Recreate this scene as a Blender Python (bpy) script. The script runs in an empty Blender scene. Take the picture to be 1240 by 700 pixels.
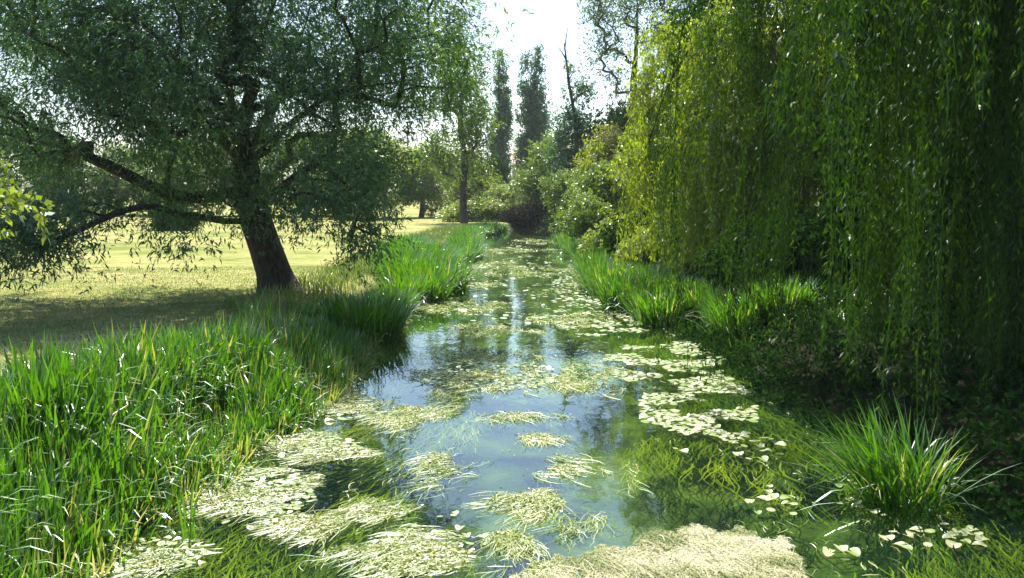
import bpy, math
import numpy as np
from mathutils import Vector
R = math.radians
C = bpy.context.scene.collection

# ------------------------------------------------------------------ camera, light, exposure
CAM_H, PITCH, LENS = 3.2, R(5.7), 32.0
SUN_EL, SUN_AZ = R(56), R(-10)            # azimuth measured from +Y towards +X
SUN_STRENGTH, SKY_STRENGTH, EXPOSURE = 5.0, 0.10, 1.22
HAZE = .00025
sc = bpy.context.scene
cam = bpy.data.objects.new('camera', bpy.data.cameras.new('camera'))
C.objects.link(cam)
cam.data.lens = LENS; cam.data.sensor_width = 36; cam.data.clip_end = 3000; cam.data.clip_start = 0.05
cam.location = (0, 0, CAM_H); cam.rotation_euler = (math.pi/2 - PITCH, 0, 0)
sc.camera = cam
w = bpy.data.worlds.new('World'); sc.world = w; w.use_nodes = True
nt = w.node_tree
bg = nt.nodes['Background']
sky = nt.nodes.new('ShaderNodeTexSky'); sky.sky_type = 'NISHITA'; sky.sun_disc = False
sky.sun_elevation = SUN_EL; sky.sun_rotation = SUN_AZ
sky.air_density = 1.0; sky.dust_density = 1.0; sky.ozone_density = 1.0
nt.links.new(sky.outputs[0], bg.inputs[0]); bg.inputs[1].default_value = SKY_STRENGTH
sun = bpy.data.objects.new('sun', bpy.data.lights.new('sun', 'SUN'))
sun.data.energy = SUN_STRENGTH; sun.data.angle = R(0.53); sun.data.color = (1.0, 0.94, 0.82)
sun.rotation_euler = (math.pi/2 - SUN_EL, 0, math.pi - SUN_AZ)
C.objects.link(sun)
vs = sc.view_settings
vs.view_transform = 'Standard'; vs.look = 'None'; vs.exposure = EXPOSURE; vs.gamma = 1; vs.use_curve_mapping = False
cy = sc.cycles
cy.use_denoising = True; cy.max_bounces = 8; cy.diffuse_bounces = 4; cy.glossy_bounces = 3
cy.transmission_bounces = 5; cy.transparent_max_bounces = 8; cy.caustics_reflective = False; cy.caustics_refractive = False
cy.sample_clamp_indirect = 6

# ------------------------------------------------------------------ helpers
F = 1240 * LENS / 36.0
cp, sp_ = math.cos(PITCH), math.sin(PITCH)
def ray(px, py):
    dx = (np.asarray(px, float) - 620) / F; dy = (350 - np.asarray(py, float)) / F
    return dx, cp + dy * sp_, -sp_ + dy * cp
def ground(px, py, z=0.0):
    a, b, c = ray(px, py); t = (z - CAM_H) / c
    return a * t, b * t
def at(px, py, Y):
    a, b, c = ray(px, py); t = Y / b
    return np.array([a * t, Y, CAM_H + c * t])

def fbm(x, y, seed=0, octaves=4):
    """cheap smooth value noise, -1..1"""
    x = np.asarray(x, float); y = np.asarray(y, float)
    out = 0; amp = 1.0; tot = 0
    for o in range(octaves):
        xi = np.floor(x).astype(np.int64); yi = np.floor(y).astype(np.int64)
        fx = x - xi; fy = y - yi
        fx = fx*fx*(3-2*fx); fy = fy*fy*(3-2*fy)
        def h(a, b):
            n = (a * 374761393 + b * 668265263 + (seed + o) * 1442695041) & 0x7fffffff
            n = ((n ^ (n >> 13)) * 1274126177) & 0x7fffffff
            n = n ^ (n >> 16)
            return (n & 0xffff) / 32767.5 - 1
        v = (h(xi, yi)*(1-fx)+h(xi+1, yi)*fx)*(1-fy) + (h(xi, yi+1)*(1-fx)+h(xi+1, yi+1)*fx)*fy
        out = out + v * amp; tot += amp; amp *= .5
        x = x * 2.03 + 17.1; y = y * 2.03 + 5.3
    return out / tot

class MB:
    """collects quads / n-gons with numpy"""
    def __init__(s): s.v = []; s.f = []; s.a = []; s.n = 0
    def add(s, V, Fc, a=0.5):
        V = np.asarray(V, np.float32).reshape(-1, 3)
        a = np.broadcast_to(np.asarray(a, np.float32), (len(V),)) if np.ndim(a) < 1 else np.asarray(a, np.float32)
        s.v.append(V); s.a.append(a); s.f.append(np.asarray(Fc, np.int32) + s.n); s.n += len(V)
    def build(s, name, mat, parent=None, smooth=False, loc=None):
        me = bpy.data.meshes.new(name)
        V = np.concatenate(s.v); A = np.concatenate(s.a)
        if loc is not None: V = V - np.array(loc, np.float32)
        me.vertices.add(len(V)); me.vertices.foreach_set('co', V.ravel())
        idx = np.concatenate([f.ravel() for f in s.f]); sizes = np.concatenate([np.full(len(f), f.shape[1], np.int32) for f in s.f])
        me.loops.add(len(idx)); me.loops.foreach_set('vertex_index', idx)
        me.polygons.add(len(sizes))
        me.polygons.foreach_set('loop_start', np.concatenate([[0], np.cumsum(sizes)[:-1]]).astype(np.int32))
        me.polygons.foreach_set('loop_total', sizes)
        if smooth: me.polygons.foreach_set('use_smooth', np.ones(len(sizes), bool))
        at_ = me.attributes.new('vary', 'FLOAT', 'POINT'); at_.data.foreach_set('value', A)
        me.update(calc_edges=True)
        me.materials.append(mat)
        o = bpy.data.objects.new(name, me); C.objects.link(o)
        if parent is not None: o.parent = parent
        if loc is not None and parent is None: o.location = loc
        return o

def tag(o, label, cat=None, group=None, kind=None):
    if label: o['label'] = label
    if cat: o['category'] = cat
    if group: o['group'] = group
    if kind: o['kind'] = kind
    return o
def empty(name, loc, label, cat, group=None):
    o = bpy.data.objects.new(name, None); o.empty_display_size = .3; o.location = loc; C.objects.link(o)
    return tag(o, label, cat, group)
def copy_tree(o, parent=None):
    c = o.copy(); C.objects.link(c); c.parent = parent
    for ch in o.children:
        copy_tree(ch, c)
    return c

# ------------------------------------------------------------------ materials
def mat(name):
    m = bpy.data.materials.new(name); m.use_nodes = True
    n = m.node_tree.nodes; n.clear()
    out = n.new('ShaderNodeOutputMaterial')
    return m, n, m.node_tree.links, out
def ramp(n, stops):
    r = n.new('ShaderNodeValToRGB'); e = r.color_ramp.elements
    while len(e) < len(stops): e.new(0.5)
    for i, (p, c) in enumerate(stops): e[i].position = p; e[i].color = (*c, 1)
    return r
def leaf_mat(name, cols, trans=0.45, tcol=(1.25, 1.2, .45), gloss=0.08, rough=.45):
    m, n, L, out = mat(name)
    a = n.new('ShaderNodeAttribute'); a.attribute_name = 'vary'
    k = len(cols)
    r = ramp(n, [(i/(k-1), c) for i, c in enumerate(cols)])
    L.new(a.outputs['Fac'], r.inputs[0])
    d = n.new('ShaderNodeBsdfDiffuse'); t = n.new('ShaderNodeBsdfTranslucent'); g = n.new('ShaderNodeBsdfGlossy')
    g.inputs['Roughness'].default_value = rough; g.inputs['Color'].default_value = (.9, .95, 1, 1)
    mx = n.new('ShaderNodeMix'); mx.data_type = 'RGBA'; mx.blend_type = 'MULTIPLY'; mx.inputs[0].default_value = 1
    L.new(r.outputs[0], mx.inputs[6]); mx.inputs[7].default_value = (*tcol, 1)
    L.new(r.outputs[0], d.inputs[0]); L.new(mx.outputs[2], t.inputs[0])
    s1 = n.new('ShaderNodeMixShader'); s1.inputs[0].default_value = trans
    L.new(d.outputs[0], s1.inputs[1]); L.new(t.outputs[0], s1.inputs[2])
    s2 = n.new('ShaderNodeMixShader')
    lw = n.new('ShaderNodeLayerWeight'); lw.inputs[0].default_value = .35
    mm = n.new('ShaderNodeMath'); mm.operation = 'MULTIPLY_ADD'; L.new(lw.outputs['Fresnel'], mm.inputs[0]); mm.inputs[1].default_value = gloss*2.5; mm.inputs[2].default_value = gloss*.5
    L.new(mm.outputs[0], s2.inputs[0]); L.new(s1.outputs[0], s2.inputs[1]); L.new(g.outputs[0], s2.inputs[2])
    L.new(s2.outputs[0], out.inputs[0])
    return m
def bark_mat(name, c1, c2, scale=6):
    m, n, L, out = mat(name)
    tc = n.new('ShaderNodeTexCoord'); mp = n.new('ShaderNodeMapping'); mp.inputs['Scale'].default_value = (scale, scale, scale*.25)
    no = n.new('ShaderNodeTexNoise'); no.inputs['Scale'].default_value = 3; no.inputs['Detail'].default_value = 7
    L.new(tc.outputs['Object'], mp.inputs[0]); L.new(mp.outputs[0], no.inputs[0])
    r = ramp(n, [(.35, c1), (.68, c2)]); L.new(no.outputs[0], r.inputs[0])
    b = n.new('ShaderNodeBump'); b.inputs['Strength'].default_value = 1; b.inputs['Distance'].default_value = .09; L.new(no.outputs[0], b.inputs['Height'])
    p = n.new('ShaderNodeBsdfPrincipled'); p.inputs['Roughness'].default_value = .9
    L.new(r.outputs[0], p.inputs['Base Color']); L.new(b.outputs[0], p.inputs['Normal']); L.new(p.outputs[0], out.inputs[0])
    return m
M = {}
M['bark'] = bark_mat('willow_bark', (.022, .018, .013), (.075, .06, .045))
M['bark_far'] = bark_mat('bark_dark', (.04, .033, .025), (.1, .085, .065), 3)
M['willow'] = leaf_mat('silver_willow_leaf', [(.03,.085,.045), (.065,.15,.07), (.105,.205,.075), (.17,.28,.055)], .45, (1.2,1.25,.5), .04, .5)
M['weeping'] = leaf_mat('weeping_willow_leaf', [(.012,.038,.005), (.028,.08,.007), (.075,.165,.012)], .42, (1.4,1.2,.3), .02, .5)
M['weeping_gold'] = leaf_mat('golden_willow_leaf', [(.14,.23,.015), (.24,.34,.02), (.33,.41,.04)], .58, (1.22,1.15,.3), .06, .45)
M['broad'] = leaf_mat('broad_leaf', [(.09,.16,.025), (.14,.24,.035), (.20,.31,.05)], .55, (1.3,1.2,.4), .05)
M['broad_pale'] = leaf_mat('pale_broad_leaf', [(.14,.22,.035), (.20,.30,.05), (.27,.36,.07)], .55, (1.3,1.15,.5), .05)
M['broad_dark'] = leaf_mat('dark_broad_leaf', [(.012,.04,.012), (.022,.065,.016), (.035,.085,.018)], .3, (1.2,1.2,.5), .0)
M['tawny'] = leaf_mat('tawny_leaf', [(.14,.19,.035), (.20,.24,.05), (.28,.29,.08)], .55, (1.2,1.05,.5), .05)
M['poplar'] = leaf_mat('poplar_leaf', [(.045,.115,.05), (.075,.165,.065), (.11,.21,.08)], .5, (1.1,1.15,.7), .06)
M['ash'] = leaf_mat('ash_leaf', [(.06,.12,.045), (.10,.17,.06), (.14,.21,.07)], .5, (1.2,1.15,.6), .06)
M['purple'] = leaf_mat('dark_bush_leaf', [(.018,.02,.014), (.04,.04,.025), (.05,.065,.03)], .25, (1.1,1,.6), .01)
M['reed'] = leaf_mat('reed_blade', [(.035,.11,.006), (.065,.20,.010), (.11,.29,.016), (.18,.36,.035), (.5,.48,.30)], .45, (1.25,1.2,.3), .07, .38)
M['grass'] = leaf_mat('grass_blade', [(.05,.12,.015), (.10,.18,.025), (.19,.24,.05), (.32,.29,.12)], .4, (1.1,1.1,.5), .05)
M['weed_under'] = leaf_mat('submerged_weed', [(.03,.06,.004), (.12,.18,.008), (.26,.33,.016), (.42,.43,.04)], .35, (1.1,1.1,.4), .0)
M['weed_float'] = leaf_mat('floating_weed_strand', [(.06,.14,.012), (.19,.28,.045), (.38,.42,.16), (.60,.60,.40)], .3, (1.1,1.1,.5), .02, .42)
M['straw'] = leaf_mat('dried_weed_straw', [(.08,.14,.03), (.23,.27,.09), (.39,.385,.20), (.58,.56,.41)], .2, (1.1,1.05,.5), .006, .5)
M['pad'] = leaf_mat('lily_pad_leaf', [(.09,.21,.025), (.17,.28,.05), (.28,.35,.12), (.42,.44,.28)], .2, (1.2,1.15,.5), .11, .35)

def terrain_mat():
    m, n, L, out = mat('ground_soil_and_grass')
    geo = n.new('ShaderNodeNewGeometry'); sep = n.new('ShaderNodeSeparateXYZ'); L.new(geo.outputs['Position'], sep.inputs[0])
    def noise(scale, det=5, vec=None):
        q = n.new('ShaderNodeTexNoise'); q.inputs['Scale'].default_value = scale; q.inputs['Detail'].default_value = det
        L.new(vec or geo.outputs['Position'], q.inputs[0]); return q
    n1 = noise(.22, 6); n2 = noise(9, 6); n3 = noise(1.6, 6)
    lawn = ramp(n, [(.3, (.13,.17,.03)), (.5, (.25,.26,.08)), (.72, (.38,.34,.15))]); 
    add = n.new('ShaderNodeMath'); add.operation = 'MULTIPLY_ADD'; L.new(n3.outputs[0], add.inputs[0]); add.inputs[1].default_value = .55
    L.new(n1.outputs[0], add.inputs[2])
    a2 = n.new('ShaderNodeMath'); a2.operation = 'MULTIPLY_ADD'; L.new(n2.outputs[0], a2.inputs[0]); a2.inputs[1].default_value = .35; L.new(add.outputs[0], a2.inputs[2])
    a3 = n.new('ShaderNodeMath'); a3.operation = 'ADD'; L.new(a2.outputs[0], a3.inputs[0]); a3.inputs[1].default_value = -.45
    L.new(a3.outputs[0], lawn.inputs[0])
    # river bed / bank soil by height
    bed = ramp(n, [(.35, (.012,.02,.005)), (.5, (.04,.07,.012)), (.62, (.10,.14,.02)), (.75,(.06,.055,.02))]); L.new(noise(.9, 6).outputs[0], bed.inputs[0])
    bank = ramp(n, [(.3, (.018,.02,.008)), (.7, (.05,.06,.02))]); L.new(n2.outputs[0], bank.inputs[0])
    def step(lo, hi, src):
        q = n.new('ShaderNodeMapRange'); q.inputs[1].default_value = lo; q.inputs[2].default_value = hi; L.new(src, q.inputs[0]); return q
    def mix(f, a, b):
        q = n.new('ShaderNodeMix'); q.data_type = 'RGBA'; L.new(f, q.inputs[0]); L.new(a, q.inputs[6]); L.new(b, q.inputs[7]); return q.outputs[2]
    c = mix(step(-.12, .02, sep.outputs[2]).outputs[0], bed.outputs[0], bank.outputs[0])
    c = mix(step(.42, .6, sep.outputs[2]).outputs[0], c, lawn.outputs[0])
    # leaf litter, colour darkened to stand in for shade, under the trees of the far bank (x>5, y<45)
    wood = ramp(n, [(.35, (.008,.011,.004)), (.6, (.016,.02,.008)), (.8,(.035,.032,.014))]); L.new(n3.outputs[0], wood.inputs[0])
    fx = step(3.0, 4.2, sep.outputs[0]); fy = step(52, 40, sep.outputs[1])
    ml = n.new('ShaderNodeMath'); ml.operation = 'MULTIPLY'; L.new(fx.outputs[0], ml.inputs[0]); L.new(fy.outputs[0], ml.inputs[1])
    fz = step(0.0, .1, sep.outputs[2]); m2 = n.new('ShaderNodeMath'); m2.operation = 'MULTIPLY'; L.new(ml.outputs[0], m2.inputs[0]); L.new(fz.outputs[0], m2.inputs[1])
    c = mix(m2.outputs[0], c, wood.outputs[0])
    b = n.new('ShaderNodeBump'); b.inputs['Strength'].default_value = .7; b.inputs['Distance'].default_value = .06; L.new(noise(14, 6).outputs[0], b.inputs['Height'])
    p = n.new('ShaderNodeBsdfPrincipled'); p.inputs['Roughness'].default_value = .95; p.inputs['Specular IOR Level'].default_value = .1
    L.new(c, p.inputs['Base Color']); L.new(b.outputs[0], p.inputs['Normal']); L.new(p.outputs[0], out.inputs[0])
    return m
def water_mat():
    m, n, L, out = mat('river_water')
    geo = n.new('ShaderNodeNewGeometry'); mp = n.new('ShaderNodeMapping'); mp.inputs['Scale'].default_value = (1.0, .6, 1)
    L.new(geo.outputs['Position'], mp.inputs[0])
    n1 = n.new('ShaderNodeTexNoise'); n1.inputs['Scale'].default_value = 2.2; n1.inputs['Detail'].default_value = 3
    n2 = n.new('ShaderNodeTexNoise'); n2.inputs['Scale'].default_value = .5; n2.inputs['Detail'].default_value = 2
    L.new(mp.outputs[0], n1.inputs[0]); L.new(mp.outputs[0], n2.inputs[0])
    ad = n.new('ShaderNodeMath'); ad.operation = 'MULTIPLY'; L.new(n1.outputs[0], ad.inputs[0]); L.new(n2.outputs[0], ad.inputs[1])
    b = n.new('ShaderNodeBump'); b.inputs['Strength'].default_value = .35; b.inputs['Distance'].default_value = .035; L.new(ad.outputs[0], b.inputs['Height'])
    fr = n.new('ShaderNodeFresnel'); fr.inputs[0].default_value = 1.75; L.new(b.outputs[0], fr.inputs['Normal'])
    g = n.new('ShaderNodeBsdfGlossy'); g.inputs['Roughness'].default_value = .03; g.inputs['Color'].default_value = (.84, .95, 1, 1); L.new(b.outputs[0], g.inputs['Normal'])
    t = n.new('ShaderNodeBsdfTransparent'); t.inputs[0].default_value = (.82, .92, .72, 1)
    d = n.new('ShaderNodeBsdfDiffuse'); d.inputs[0].default_value = (.09, .20, .22, 1)
    sm = n.new('ShaderNodeMixShader'); sm.inputs[0].default_value = .03; L.new(t.outputs[0], sm.inputs[1]); L.new(d.outputs[0], sm.inputs[2])
    s = n.new('ShaderNodeMixShader'); bf = n.new('ShaderNodeMath'); bf.operation = 'MULTIPLY'; inv = n.new('ShaderNodeMath'); inv.operation = 'SUBTRACT'; inv.inputs[0].default_value = 1
    L.new(geo.outputs['Backfacing'], inv.inputs[1]); L.new(fr.outputs[0], bf.inputs[0]); L.new(inv.outputs[0], bf.inputs[1]); L.new(bf.outputs[0], s.inputs[0]); L.new(sm.outputs[0], s.inputs[1]); L.new(g.outputs[0], s.inputs[2])
    L.new(s.outputs[0], out.inputs[0])
    return m
def brick_mat():
    m, n, L, out = mat('brick_wall')
    br = n.new('ShaderNodeTexBrick'); br.inputs['Scale'].default_value = 4
    br.inputs['Color1'].default_value = (.33,.15,.1,1); br.inputs['Color2'].default_value = (.26,.12,.08,1); br.inputs['Mortar'].default_value = (.4,.36,.3,1)
    tc = n.new('ShaderNodeTexCoord'); L.new(tc.outputs['Object'], br.inputs[0])
    p = n.new('ShaderNodeBsdfPrincipled'); p.inputs['Roughness'].default_value = .9; L.new(br.outputs[0], p.inputs['Base Color']); L.new(p.outputs[0], out.inputs[0]); return m
def plain(name, col, rough=.6):
    m, n, L, out = mat(name); p = n.new('ShaderNodeBsdfPrincipled'); p.inputs['Roughness'].default_value = rough
    no = n.new('ShaderNodeTexNoise'); no.inputs['Scale'].default_value = 5; r = ramp(n, [(.3, tuple(c*.8 for c in col)), (.7, tuple(min(1, c*1.15) for c in col))]); L.new(no.outputs[0], r.inputs[0])
    L.new(r.outputs[0], p.inputs['Base Color']); L.new(p.outputs[0], out.inputs[0]); return m

# ------------------------------------------------------------------ terrain
RIVER = np.array([(0.45,-30), (0.45,0), (.4,20), (.45,45), (.6,70), (2.0,86), (7,99), (18,110), (40,122), (70,135)], float)
def river_dist(x, y):
    """distance to the centre line, signed + on the east bank"""
    x = np.asarray(x, float); y = np.asarray(y, float)
    best = np.full(np.broadcast(x, y).shape, 1e9); sgn = np.ones_like(best)
    for (ax, ay), (bx, by) in zip(RIVER[:-1], RIVER[1:]):
        ux, uy = bx-ax, by-ay; l2 = ux*ux+uy*uy
        t = np.clip(((x-ax)*ux+(y-ay)*uy)/l2, 0, 1)
        d = np.hypot(x-(ax+t*ux), y-(ay+t*uy)); s = np.where((x-ax)*uy-(y-ay)*ux > 0, 1., -1.)
        k = d < best; best = np.where(k, d, best); sgn = np.where(k, s, sgn)
    return best * sgn
def half_width(x, y, side):
    base = np.where(side > 0, 3.75 + .9*np.exp(-((y-7)/4.)**2), 3.6 + .75*np.exp(-((y-5.5)/5.)**2))
    return base + .35*fbm(y*.35 + 40*(side > 0), y*0+.5, 3, 2)
def height(x, y):
    d = river_dist(x, y); side = np.sign(d)
    e = np.abs(d) - half_width(x, y, side)
    s = np.clip((e + .9) / 2.7, 0, 1); s = s*s*(3-2*s)
    top = np.where(d > 0, .75 + .9*np.clip((e-1.5)/9, 0, 1), .7)
    bed = -.55 + .12*fbm(x*.5, y*.5, 5)
    z = bed + (top - bed)*s
    z = z + .05*fbm(x*.8, y*.8, 9)*s + .12*fbm(x*.07, y*.07, 11)*np.clip(e/10, 0, 1)
    far = np.clip((y-120)/250, 0, 1)
    return z + far*3.0*np.clip(e/12, 0, 1)
def edge_x(y, side):      # x of the water's edge on one side for y<70
    return np.interp(y, RIVER[:, 1], RIVER[:, 0]) + side*(half_width(0, np.asarray(y, float), np.full(np.shape(y), side, float)) + .0)

def axis(segs):
    out = [segs[0][0]]
    for a, b, st in segs: out += list(np.arange(a + st, b + 1e-6, st))
    return np.array(sorted(set(np.round(out, 4))))
xs = axis([(-900,-150,50), (-150,-40,10), (-40,-14,1.5), (-14,16,.25), (16,42,1.5), (42,150,9), (150,900,50)])
ys = axis([(-60,-4,4), (-4,45,.35), (45,140,1.0), (140,300,8), (300,1500,60)])
X, Y = np.meshgrid(xs, ys); Z = height(X, Y)
nx, ny = len(xs), len(ys)
idx = np.arange(nx*ny).reshape(ny, nx)
fq = np.stack([idx[:-1,:-1], idx[:-1,1:], idx[1:,1:], idx[1:,:-1]], -1).reshape(-1, 4)
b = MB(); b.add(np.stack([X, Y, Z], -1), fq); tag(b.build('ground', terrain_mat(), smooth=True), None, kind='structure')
# water: a strip along the river, its edges inside the banks
pts = []
for (ax, ay), (bx, by) in zip(RIVER[:-1], RIVER[1:]):
    for t in np.linspace(0, 1, 6, endpoint=False): pts.append((ax+(bx-ax)*t, ay+(by-ay)*t))
pts.append(tuple(RIVER[-1])); pts = np.array(pts)
tg = np.gradient(pts, axis=0); tg /= np.linalg.norm(tg, axis=1)[:, None]
nr = np.stack([tg[:, 1], -tg[:, 0]], -1)
Vw = np.concatenate([np.c_[pts - nr*5.6, np.zeros(len(pts))], np.c_[pts + nr*6.2, np.zeros(len(pts))]])
k = len(pts); i = np.arange(k-1)
b = MB(); b.add(Vw, np.stack([i, i+k, i+k+1, i+1], -1)); tag(b.build('water', water_mat()), None, kind='structure')

m, n_, L_, out = mat('haze_air'); pv = n_.new('ShaderNodeVolumePrincipled'); pv.inputs['Density'].default_value = HAZE; pv.inputs['Color'].default_value = (.86, .93, 1, 1); pv.inputs['Anisotropy'].default_value = 0
L_.new(pv.outputs[0], out.inputs['Volume'])
if HAZE:
    b = MB(); hb = np.array([(x_, y_, z_) for z_ in (-5, 60) for y_ in (-70, 1600) for x_ in (-950, 950)]); b.add(hb, [(0,2,3,1),(4,5,7,6),(0,1,5,4),(2,6,7,3),(0,4,6,2),(1,3,7,5)])
    tag(b.build('haze', m), None, kind='stuff')

# ------------------------------------------------------------------ tubes, leaves, blades
def tube(mb, P, r, sides=6, a=.5, wob=0, rng=None):
    P = np.asarray(P, float); n = len(P)
    if n < 2: return
    T = np.gradient(P, axis=0); T /= np.maximum(np.linalg.norm(T, axis=1), 1e-9)[:, None]
    ref = np.array([1, 0, 0]) if abs(T.mean(0)[0]) < .7 else np.array([0, 1, 0])
    A = np.cross(T, ref); A /= np.linalg.norm(A, axis=1)[:, None]; B = np.cross(T, A)
    th = np.linspace(0, 2*np.pi, sides, endpoint=False)
    rr = np.asarray(r, float)[:, None] * (1 + (wob*rng.uniform(-1, 1, (n, sides)) if wob else 0))
    V = P[:, None] + rr[..., None]*(np.cos(th)[None, :, None]*A[:, None] + np.sin(th)[None, :, None]*B[:, None])
    q = np.arange(n*sides).reshape(n, sides); q2 = np.roll(q, -1, 1)
    mb.add(V, np.stack([q[:-1], q2[:-1], q2[1:], q[1:]], -1).reshape(-1, 4), a)
def unit(v): return v / np.maximum(np.linalg.norm(v, axis=-1, keepdims=True), 1e-9)
def leaves(mb, P, D, L, W, v, rng, droop=.15):
    n = len(P); D = unit(D)
    S = unit(np.cross(D, rng.normal(size=(n, 3)))); N = np.cross(S, D)
    L = np.broadcast_to(L, (n,))[:, None]; W = np.broadcast_to(W, (n,))[:, None]
    m = P + D*L*.45 + N*W*.25
    tip = P + D*L + np.array([0, 0, -1])*L*droop
    V = np.stack([P, m - S*W*.5 - N*W*.3, tip, m + S*W*.5 - N*W*.3], 1)
    q = np.arange(n*4).reshape(n, 4)
    mb.add(V, q, np.repeat(np.clip(v, 0, 1), 4))
def sprigs(mb, O, D, L, W, per, slen, v, rng, droop=.3, spread=.9):
    """leafy twigs: at each origin O a twig along D with `per` leaves"""
    n = len(O); D = unit(D)
    s = rng.uniform(0, 1, (n, per))*slen
    P = O[:, None] + D[:, None]*s[..., None] + np.array([0, 0, -1])*(s**2)[..., None]*droop
    P = P + rng.normal(0, L*.25, P.shape)
    LD = D[:, None]*.8 + rng.normal(0, spread, (n, per, 3)) + np.array([0, 0, -droop*.6])
    vv = v[:, None] + rng.normal(0, .14, (n, per))
    ls = rng.uniform(.7, 1.25, n*per)
    leaves(mb, P.reshape(-1, 3), LD.reshape(-1, 3), L*ls, W*ls, vv.ravel(), rng)
def blades(mb, B, H, W, az, th0, th1, v, rng, segs=5, pw=1.6, tipfrac=.75):
    """sword leaves: root B, length H, heading az, angle from the vertical th0 -> th0+th1 at the tip"""
    n = len(B); t = np.linspace(0, 1, segs+1)
    th = th0[:, None] + th1[:, None]*t[None]**pw
    mid = (th[:, 1:]+th[:, :-1])/2; ds = (H/segs)[:, None]
    out = np.concatenate([np.zeros((n, 1)), np.cumsum(np.sin(mid)*ds, 1)], 1)
    up = np.concatenate([np.zeros((n, 1)), np.cumsum(np.cos(mid)*ds, 1)], 1)
    hx, hy = np.cos(az)[:, None], np.sin(az)[:, None]
    Cn = np.stack([B[:, 0:1]+out*hx, B[:, 1:2]+out*hy, B[:, 2:3]+up], -1)
    tw = az + np.pi/2 + rng.normal(0, .5, n)
    S = np.stack([np.cos(tw), np.sin(tw), np.zeros(n)], -1)
    wd = W[:, None]*np.where(t < tipfrac, .75+.25*np.sin(np.pi*t/tipfrac)[None], (1-t)/(1-tipfrac)*.75)[0:1] if False else W[:, None]*(np.minimum(1, (1-t)/(1-tipfrac)+.04)*(.7+.3*np.sin(np.pi*np.clip(t, 0, 1))))[None]
    V = np.stack([Cn - S[:, None]*wd[..., None]*.5, Cn + S[:, None]*wd[..., None]*.5], 2)
    q = np.arange(n*(segs+1)*2).reshape(n, segs+1, 2)
    mb.add(V, np.stack([q[:, :-1, 0], q[:, :-1, 1], q[:, 1:, 1], q[:, 1:, 0]], -1).reshape(-1, 4), np.repeat(v, (segs+1)*2))

# ------------------------------------------------------------------ trees
class Skel:
    def __init__(s): s.P = []; s.par = []; s.own = []; s.leaf = []; s.fix = {}
    def node(s, p, par, own): s.P.append(np.asarray(p, float)); s.par.append(par); s.own.append(own); s.leaf.append(0); return len(s.P)-1
    def poly(s, pts, par, own, step=.5):
        pts = [np.asarray(p, float) for p in pts]
        if par is not None: pts = [s.P[par]] + pts
        ids = []; cur = par
        if par is None: cur = s.node(pts[0], -1, own); ids.append(cur)
        for i in range(len(pts)-1):
            p0 = pts[max(i-1, 0)]; p1, p2 = pts[i], pts[i+1]; p3 = pts[min(i+2, len(pts)-1)]
            m = max(1, int(np.linalg.norm(p2-p1)/step))
            for j in range(1, m+1):
                t = j/m
                q = .5*((2*p1)+(-p0+p2)*t+(2*p0-5*p1+4*p2-p3)*t*t+(-p0+3*p1-3*p2+p3)*t**3)
                cur = s.node(q, cur, own); ids.append(cur)
        return ids
    def nearest(s, p):
        return int(np.argmin(np.linalg.norm(np.array(s.P)-np.asarray(p), axis=1)))
    def grow(s, T, rng, k=4, up=.18, jit=.05, minid=0, wz=1.0):
        root = s.P[minid]
        for t in T[np.argsort(np.linalg.norm((T-root)*[1, 1, .8], axis=1))]:
            A = np.array(s.P[minid:]); dv = t - A; d = np.linalg.norm(dv, axis=1)
            c = d + np.where(A[:, 2] > t[2]-.1*d, .6*(A[:, 2]-t[2]+.1*d), 0)*wz
            j = int(np.argmin(c)) + minid; p0 = s.P[j]; dist = np.linalg.norm(t-p0)
            pj = s.par[j]; pd = unit(p0 - s.P[pj]) if pj >= 0 else np.array([0, 0, 1.])
            ctrl = p0 + (t-p0)*.4 + pd*dist*.18 + np.array([0, 0, dist*up])
            cur = j
            kk = max(2, min(k+3, int(dist/.45)+1))
            for a in range(1, kk+1):
                u = a/kk; q = (1-u)**2*p0 + 2*u*(1-u)*ctrl + u*u*t
                if a < kk: q = q + rng.normal(0, jit*dist, 3)
                cur = s.node(q, cur, s.own[j])
            s.leaf[cur] = 1
    def radii(s, r0, rmin, pw=.5):
        n = len(s.P); cnt = np.array(s.leaf, float) + .15
        for i in range(n-1, 0, -1):
            if s.par[i] >= 0: cnt[s.par[i]] += cnt[i]
        return np.maximum(rmin, r0*(cnt/cnt[0])**pw)
    def mesh(s, r, mats, own=None, mb=None, rng=None, flare=.5, flare_h=.9, skip_r=0):
        mb = mb or MB(); n = len(s.P); kids = [[] for _ in range(n)]
        for i in range(n):
            if s.par[i] >= 0: kids[s.par[i]].append(i)
        base_z = s.P[0][2]
        def R_(i):
            z = s.P[i][2]-base_z
            return r[i]*(1+flare*math.exp(-max(z, 0)/flare_h*2)) if r[i] > r[0]*.6 else r[i]
        starts = [0]
        for i in range(n):
            if len(kids[i]) > 1:
                b = max(kids[i], key=lambda q: r[q]+(.5*r[0] if s.own[q] == s.own[i] else 0))
                starts += [q for q in kids[i] if q != b]
                kids[i] = [b]
        for st in starts:
            if own is not None and s.own[st] != own: 
                continue
            ch = []; rr = []
            if s.par[st] >= 0: ch.append(s.P[s.par[st]]); rr.append(min(r[s.par[st]], r[st]*1.25))
            i = st
            while True:
                ch.append(s.P[i]); rr.append(R_(i))
                if not kids[i]: break
                i = kids[i][0]
            rr[-1] *= .4
            if max(rr) < skip_r: continue
            m = max(rr); sd = 12 if m > .25 else 7 if m > .08 else 4 if m > .03 else 3
            tube(mb, ch, rr, sd, wob=.06 if m > .1 else 0, rng=rng or np.random.default_rng(0))
        return mb

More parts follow.
